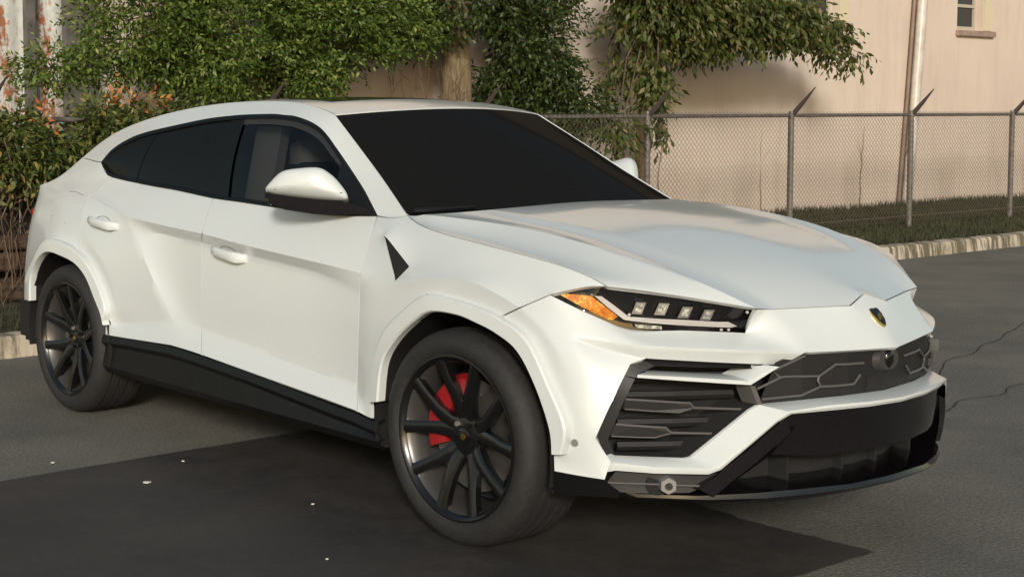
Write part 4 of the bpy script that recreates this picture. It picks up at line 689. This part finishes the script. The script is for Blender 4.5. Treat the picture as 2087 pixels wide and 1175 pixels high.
# --- emblem shield on the nose
N=Vector((.74,0,.67)).normalized(); Xv=Vector((0,1,0)); Yv=N.cross(Xv).normalized()
if Yv.z<0: Yv=-Yv
h=body_bvh.ray_cast(Vector((1.007,0,.851))+N*.3,-N); ec=(h[0] if h[0] else Vector((1.007,0,.851)))+N*.004
shield=[(-.036,.046),(-.018,.052),(0,.048),(.018,.052),(.036,.046),(.038,.012),(.030,-.022),(.014,-.046),(0,-.058),(-.014,-.046),(-.030,-.022),(-.038,.012)]
def shp(pts,sc,lift,dep,name,m,par):
    bm=bmesh.new(); prism(bm,[ec+Xv*x*sc+Yv*y*sc+N*lift for x,y in pts],-N*dep); return from_bm(name,bm,m,par)
em=shp(shield,.68,.002,.02,'emblem',M_gold,car); shp(shield,.62,.0035,.003,'shield_face',M_gloss,em)
bull=[(-.020,-.004),(-.014,.010),(-.004,.012),(.004,.020),(.014,.016),(.020,.022),(.018,.008),(.024,.000),(.016,-.006),(.014,-.020),(.008,-.010),(-.004,-.010),(-.010,-.022),(-.014,-.010)]
shp(bull,.62,.0055,.004,'bull_mark',M_gold,em)
# --- windscreen, side glass, trims
Vd={}
def cv(i): return Vector(CAGE_VERTS[i])
import bisect
def interp(P,x):
    xs=[p[0] for p in P]; i=min(max(bisect.bisect_left(xs,x),1),len(xs)-1); t=(x-xs[i-1])/(xs[i]-xs[i-1]); t=min(1,max(0,t)); return Vector(P[i-1]).lerp(Vector(P[i]),t)
DT=[tuple(p) for p in resample_pair(PTC['dlo_top'])]; DB=[tuple(p) for p in resample_pair([PTC['dlo_top'][0]]+PTC['dlo_bot'])]
def glass_patch(xt0,xt1,xb0,xb1,sy,inset,n=22,m=8,shrink=0):
    rows=[]
    for i in range(m+1):
        t=i/m; r=[]
        for j in range(n+1):
            u=j/n; a=interp(DT,xt0+(xt1-xt0)*u); c=interp(DB,xb0+(xb1-xb0)*u); tt=shrink+(1-2*shrink)*t
            p=a.lerp(c,tt); p.y+= -.018*math.sin(math.pi*tt)+inset; r.append((p.x,-sy*p.y if 0 else (p.y if sy<0 else -p.y),p.z))
        rows.append(r)
    return rows
for s in (-1,1):
    fd,rd_,qp=[pobj[(n,0 if s<0 else 1)] for n in ('front_door','rear_door','quarter_panel')]
    from_bm('side_window',grid_bm(glass_patch(-2.985,-2.56,-2.985,-2.62,s,.010)),M_privacy,qp,True)
    from_bm('side_window',grid_bm(glass_patch(-2.545,-1.90,-2.60,-1.83,s,.012)),M_privacy,rd_,True)
    from_bm('window_pillar',grid_bm(glass_patch(-1.905,-1.80,-1.835,-1.70,s,.006,6)),M_privacy,rd_,True)
    from_bm('window_pillar',grid_bm(glass_patch(-2.575,-2.53,-2.635,-2.585,s,.009,3)),M_privacy,rd_,True)
    from_bm('side_window',grid_bm(glass_patch(-1.81,-.668,-1.71,-.668,s,.014)),M_glass,fd,True)
    # trim strips round the opening
    def strip(P,Q,name,m,k0,k1,lift):
        rows=[]
        for kk in (k0,k1):
            r=[]
            for i,p in enumerate(P):
                a=Vector(p); q=interp(Q,a.x); d=(q-a); L=max(1e-4,d.length); c=a+d*min(.5,kk/L)
                r.append((c.x,(c.y-lift) if s<0 else -(c.y-lift),c.z))
            rows.append(r)
        rows.append([(x,y-s*.016,z) for x,y,z in rows[1]])
        return from_bm(name,grid_bm(rows),m,fd,True,60)
    strip(DT,DB,'window_trim',M_privacy,-.002,.020,.002); strip(DB,DT,'window_trim',M_privacy,-.002,.014,.004)
    DTf=[p for p in DT if p[0]>-1.80]; strip(DTf,DB,'window_frame',mat('frame_grey',(.022,.021,.021),.5),.020,.050,-.004)
    # black corner plate in front of the glass
    bm=bmesh.new(); tri=[interp(DT,-.99),interp(DT,-.80),interp(DT,-.668),interp(DB,-.94)]
    prism(bm,[(p.x,(p.y-.006) if s<0 else -(p.y-.006),p.z) for p in tri],(0,-s*.02,0)); from_bm('mirror_mount',bm,M_black,fd)
# interior seen through the front side glass
for s in (-1,1):
    bm=bmesh.new(); prism(bm,[(-1.80,s*.585,1.50),(-1.60,s*.585,1.50),(-1.50,s*.74,1.12),(-1.70,s*.74,1.12)],(0,-s*.05,0)); from_bm('pillar_trim',bm,M_int,car)
    st_=from_bm('seat',(lambda b_:(add_box(b_,(-1.52,s*.40,1.02),(.16,.50,.62),Matrix.Rotation(R(-18),4,'Y')),bmesh.ops.bevel(b_,geom=b_.edges[:],offset=.05,segments=3,affect='EDGES'),b_)[-1])(bmesh.new()),M_intd,car,True,40)
    box('headrest',(-1.63,s*.40,1.37),(.10,.26,.17),M_int,st_,Matrix.Rotation(R(-14),4,'Y'),.035)
    box('seat_side',(-1.47,s*.62,1.15),(.13,.05,.22),M_red,st_,Matrix.Rotation(R(-18),4,'Y'),.02)
box('dashboard',(-.75,0,1.02),(.45,1.45,.20),M_intd,car,None,.05)
box('parcel_floor',(-1.9,0,.62),(2.6,1.5,.05),M_intd,car)
# windscreen
SW=resample_pair(PTC['ws_side']); ctop,cbot=Vector((-1.050,0,1.572)),Vector((-.30,0,1.176))
rows=[];N_=len(SW)
for i,p in enumerate(SW):
    t=i/(N_-1); t=(p-SW[0]).length/((SW[-1]-SW[0]).length); cc=ctop.lerp(cbot,t)+Vector((.016,0,.022))*math.sin(math.pi*t); r=[]
    for j in range(33):
        u=-1+2*j/32; w_=1-u*u; q=Vector((p.x,0,p.z-.006)).lerp(cc,w_); r.append((q.x,-p.y*u*-1 if 0 else p.y*-u,q.z))
    rows.append(r)
ws=from_bm('windscreen',grid_bm(rows),M_screen,car,True)
# cowl between glass and bonnet
bot=rows[-1]; hood_edge=[]
cow=[[(x,y,z-.004) for x,y,z in bot],[(x+.05,y*1.0,z-.022) for x,y,z in bot],[(x+.16,y*.99,z-.05) for x,y,z in bot]]
from_bm('cowl',grid_bm(cow),M_black,car,True)
for sgn in (1,):
    P_=[Vector(p)+Vector((.0,0,.004)) for p in PT['wiper']]; P_=[Vector((p.x,p.y*sgn,p.z)) for p in P_]
    tube('wiper',P_,.008,M_black,car,6)
# roof glass panel
rows=[]
for x in [-1.42-.07*i for i in range(14)]:
    r=[]
    for y in [-.44+.055*j for j in range(17)]:
        h=body_bvh.ray_cast(Vector((x,y,3)),Vector((0,0,-1))); r.append((x,y,(h[0].z if h[0] else 1.6)+.003))
    rows.append(r)
from_bm('sunroof',grid_bm(rows),M_gloss,pobj[('roof',0)],True)
# mirrors
for s in (0,1):
    f=(lambda p:Vector(p)) if s==0 else (lambda p:Vector(mir(p)))
    mo=bpy.data.objects.new('door_mirror',None); C.objects.link(mo); mo.parent=car
    bm=bmesh.new(); P_=resample_loop=[Vector(p) for p in PT['mir_cap']]; n=len(P_); D=[]
    for i in range(n):
        p0,p1,p2,p3=P_[i-1],P_[i],P_[(i+1)%n],P_[(i+2)%n]
        for k in range(4):
            t=k/4; D.append(.5*((2*p1)+(p2-p0)*t+(2*p0-5*p1+4*p2-p3)*t*t+(3*p1-p0-3*p2+p3)*t**3))
    c=sum(D,Vector())/len(D); c.z-=.012; nv=Vector((.72,-.62,.30)).normalized(); rings=[]
    for kf,bl in ((1,-.085),(1.0,-.03),(1,0),(.97,.012),(.88,.026),(.70,.042),(.45,.054),(.2,.060)):
        rings.append([bm.verts.new(f(c+(p-c)*kf+nv*bl)) for p in D])
    for a,d in zip(rings,rings[1:]):
        for i in range(len(a)): bm.faces.new((a[i],a[(i+1)%len(a)],d[(i+1)%len(a)],d[i]))
    bm.faces.new(rings[-1]); bm.faces.new(rings[0])
    from_bm('mirror_cap',bm,M_paint,mo,True,45)
    cr=[f(Vector(p)+nv*.030+Vector((0,0,-.004))) for p in PT['mir_crease']]
    tube('cap_crease_line',cr,.0016,M_grey,mo,5)  # dark line drawn along the cap's fold in place of its shade
    bm=bmesh.new(); prism(bm,[f(Vector(p)-nv*.002) for p in PT['mir_low']],(f(Vector((-.075,.045,0))))); bmesh.ops.bevel(bm,geom=bm.edges[:],offset=.006,segments=2,affect='EDGES')
    from_bm('mirror_base',bm,M_gloss,mo,True,30)
# door handles, fuel flap
for s in (0,1):
    f=(lambda p:Vector(p)) if s==0 else (lambda p:Vector(mir(p)))
    for key,pn in (('handle_f','front_door'),('handle_r','rear_door')):
        a,b_,c=[Vector(p) for p in PT[key]]; a=drape(a,lift=0);c=drape(c,lift=0); m1=drape(a.lerp(c,.12),lift=.034); m2=drape(a.lerp(c,.5),lift=.042); m3=drape(a.lerp(c,.88),lift=.034)
        prof=[(-.010,-.018),(.005,-.018),(.010,-.009),(.009,.010),(.002,.019),(-.010,.019)]; path=[a,m1,a.lerp(c,.3)+(m2-a.lerp(c,.5)),m2,a.lerp(c,.72)+(m2-a.lerp(c,.5)),m3,c]; bm=bmesh.new(); rr=[]
        for k,p in enumerate(path): 
            sc_=(.75,1,1.05,1.1,1.15,1.2,.9)[k]; rr.append([bm.verts.new(f(Vector((p.x,p.y-q[0],p.z+q[1]*sc_)))) for q in prof])
        for u_,v_ in zip(rr,rr[1:]):
            for k in range(6): bm.faces.new((u_[k],u_[(k+1)%6],v_[(k+1)%6],v_[k]))
        bm.faces.new(rr[0]);bm.faces.new(rr[-1]); dh=from_bm('door_handle',bm,M_paint,pobj[(pn,s)],True,40)
        # grip recess ring
        cen=a.lerp(c,.40); el=[]
        for k in range(20):
            an=2*math.pi*k/20; el.append(f(drape((cen.x+.075*math.cos(an),0,cen.z+.030*math.sin(an)-.002-.12*.0),lift=.0005)))
        tube('grip_edge',el,.0016,M_grey,dh,5,True)
    fl=[drape(p,lift=.0) for p in PT['fuel'][:5]]; tube('fuel_flap_edge',[f(p) for p in fl[:3]],.0016,M_drl,pobj[('quarter_panel',s)],5); tube('fuel_flap_edge',[f(p) for p in fl[2:5]],.0016,M_grey,pobj[('quarter_panel',s)],5)
    fl=[drape(p,lift=.0) for p in (PT['fuel'][0],PT['fuel'][6])]; tube('fuel_flap_edge',[f(p) for p in fl],.0016,M_grey,pobj[('quarter_panel',s)],5)
# tail lamp strips (hardly seen from here)
for s in (-1,1): box('tail_lamp',(-3.93,s*.50,1.0),(.06,.42,.05),mat('tail_red',(.25,.01,.01),.2,coat=1),car,Matrix.Rotation(R(s*16),4,'Z'),.01)
# ------------------------------------------------------------------ wheels
def lathe(prof,n=72,bm=None):
    bm=bm or bmesh.new(); rg=[[bm.verts.new((r*math.cos(2*math.pi*k/n),y,r*math.sin(2*math.pi*k/n))) for k in range(n)] for y,r in prof]
    for a,c in zip(rg,rg[1:]):
        for k in range(n): bm.faces.new((a[k],a[(k+1)%n],c[(k+1)%n],c[k]))
    return bm
def make_wheel():
    w_=bpy.data.objects.new('wheel',None); C.objects.link(w_)
    tp=[(.012,.292),(.000,.300),(-.010,.318),(-.013,.336),(-.009,.352),(.000,.366),(.012,.377),(.028,.384),(.045,.388),(.070,.3895),(.071,.382),(.080,.382),(.081,.390),(.120,.390),(.121,.382),(.131,.382),(.132,.390),(.172,.390),(.173,.382),(.183,.382),(.184,.390),(.222,.3895),(.223,.382),(.231,.382),(.232,.3885),(.262,.386),(.280,.376),(.295,.355),(.300,.33),(.292,.30),(.28,.29)]
    ty=from_bm('tyre',lathe(tp,96),M_rubber,w_,True,40)
    bm=lathe([(.016,.276),(.002,.284),(-.003,.292),(-.002,.299),(.008,.301),(.016,.294),(.02,.288)]); rl=from_bm('rim_lip',bm,M_rim,w_,True,40)
    from_bm('rim_barrel',lathe([(.016,.287),(.03,.270),(.10,.262),(.22,.262),(.27,.28)]),mat('barrel_grey',(.10,.095,.09),.35,.6),w_,True,50)
    bm=bmesh.new()
    for k in range(5):
        for sg in (-1,1):
            a0=R(90+72*k)+sg*R(10); a1=R(90+72*k)+sg*R(19)
            secs=[(.045,.060,.066,.030,R(90+72*k)+sg*R(16)),(.085,.046,.054,.028,a0),(.15,.030,.046,.024,R(90+72*k)+sg*R(13.5)),(.22,.016,.042,.022,a1*.5+(R(90+72*k)+sg*R(16))*.5),(.272,.008,.048,.024,a1),(.286,.006,.058,.026,a1)]
            rr=[]
            for (r,y,wd_,dp_,a) in secs:
                cx,cz=r*math.cos(a),r*math.sin(a); tx,tz=-math.sin(a),math.cos(a); h=wd_/2
                rr.append([bm.verts.new((cx+tx*q[0]*h,y+q[1],cz+tz*q[0]*h)) for q in ((-1,.006),(-.55,0),(.55,0),(1,.006),(.85,dp_+.012),(-.85,dp_+.012))])
            for u_,v_ in zip(rr,rr[1:]):
                for i in range(6): bm.faces.new((u_[i],u_[(i+1)%6],v_[(i+1)%6],v_[i]))
            bm.faces.new(rr[0]); bm.faces.new(rr[-1])
    from_bm('spokes',bm,M_rim,w_,True,35)
    bm=lathe([(.050,.001),(.050,.030),(.052,.060),(.058,.078),(.085,.080),(.11,.06)],40); hub=from_bm('hub',bm,M_rim,w_,True,40)
    from_bm('centre_cap',lathe([(.044,.0005),(.044,.022),(.047,.030),(.055,.032)],32),M_gloss,hub,True,40)
    from_bm('cap_emblem',lathe([(.0425,.0005),(.0425,.012),(.045,.013)],20),M_gold,hub,True,40)
    for k in range(5):
        a=R(90+36+72*k); bm=bmesh.new(); bmesh.ops.create_cone(bm,cap_ends=True,segments=6,radius1=.011,radius2=.010,depth=.02); bmesh.ops.transform(bm,matrix=Matrix.Translation((.052*math.cos(a),.050,.052*math.sin(a)))@Matrix.Rotation(R(90),4,'X'),verts=bm.verts); from_bm('wheel_bolt',bm,M_silver if k==0 else M_rim,hub)
    bm=lathe([(.105,.07),(.100,.12),(.100,.205),(.130,.207),(.130,.07)],64); from_bm('brake_disc',bm,M_disc,w_,True,40)
    from_bm('drum_shield',lathe([(.16,.05),(.16,.24),(.17,.245)],48),M_dark,w_,True,40)
    return w_
def make_caliper(a0,a1):
    bm=bmesh.new(); n=14; rr=[]
    for k in range(n+1):
        a=R(a0+(a1-a0)*k/n); e=min(1,min(k,n-k)/2+.55)
        rr.append([bm.verts.new((r*math.cos(a),y,r*math.sin(a))) for r,y in ((.118,.098),(.125,.068),(.150,.060-.0*e),(.205,.062),(.222,.085),(.222,.15),(.118,.15))])
    for u_,v_ in zip(rr,rr[1:]):
        for i in range(7): bm.faces.new((u_[i],u_[(i+1)%7],v_[(i+1)%7],v_[i]))
    bm.faces.new(rr[0]); bm.faces.new(rr[-1]); return bm
def copy_tree(o,parent):
    c=o.copy(); C.objects.link(c); c.parent=parent
    for ch in list(o.children): copy_tree(ch,c)
    return c
w0=make_wheel()
specs=[((-.012,-.985,.392),0,(88,200)),((-3.003,-.985,.392),0,(-25,75)),((-.012,.985,.392),math.pi,(-20,92)),((-3.003,.985,.392),math.pi,(105,205))]
for k,(lc,rz,ca) in enumerate(specs):
    wv=w0 if k==0 else copy_tree(w0,car)
    wv.parent=car; wv.location=lc; wv.rotation_euler=(0,R((0,21,40,11)[k]) if k else 0,rz)
    if k==1: wv.rotation_euler=(0,R(21),0)
for k,(lc,rz,ca) in enumerate(specs):
    bm=make_caliper(*ca); bmesh.ops.transform(bm,matrix=Matrix.Translation(lc)@Matrix.Rotation(rz,4,'Z'),verts=bm.verts); from_bm('brake_caliper',bm,M_red if k in (0,2) else M_rim,car,True,35)
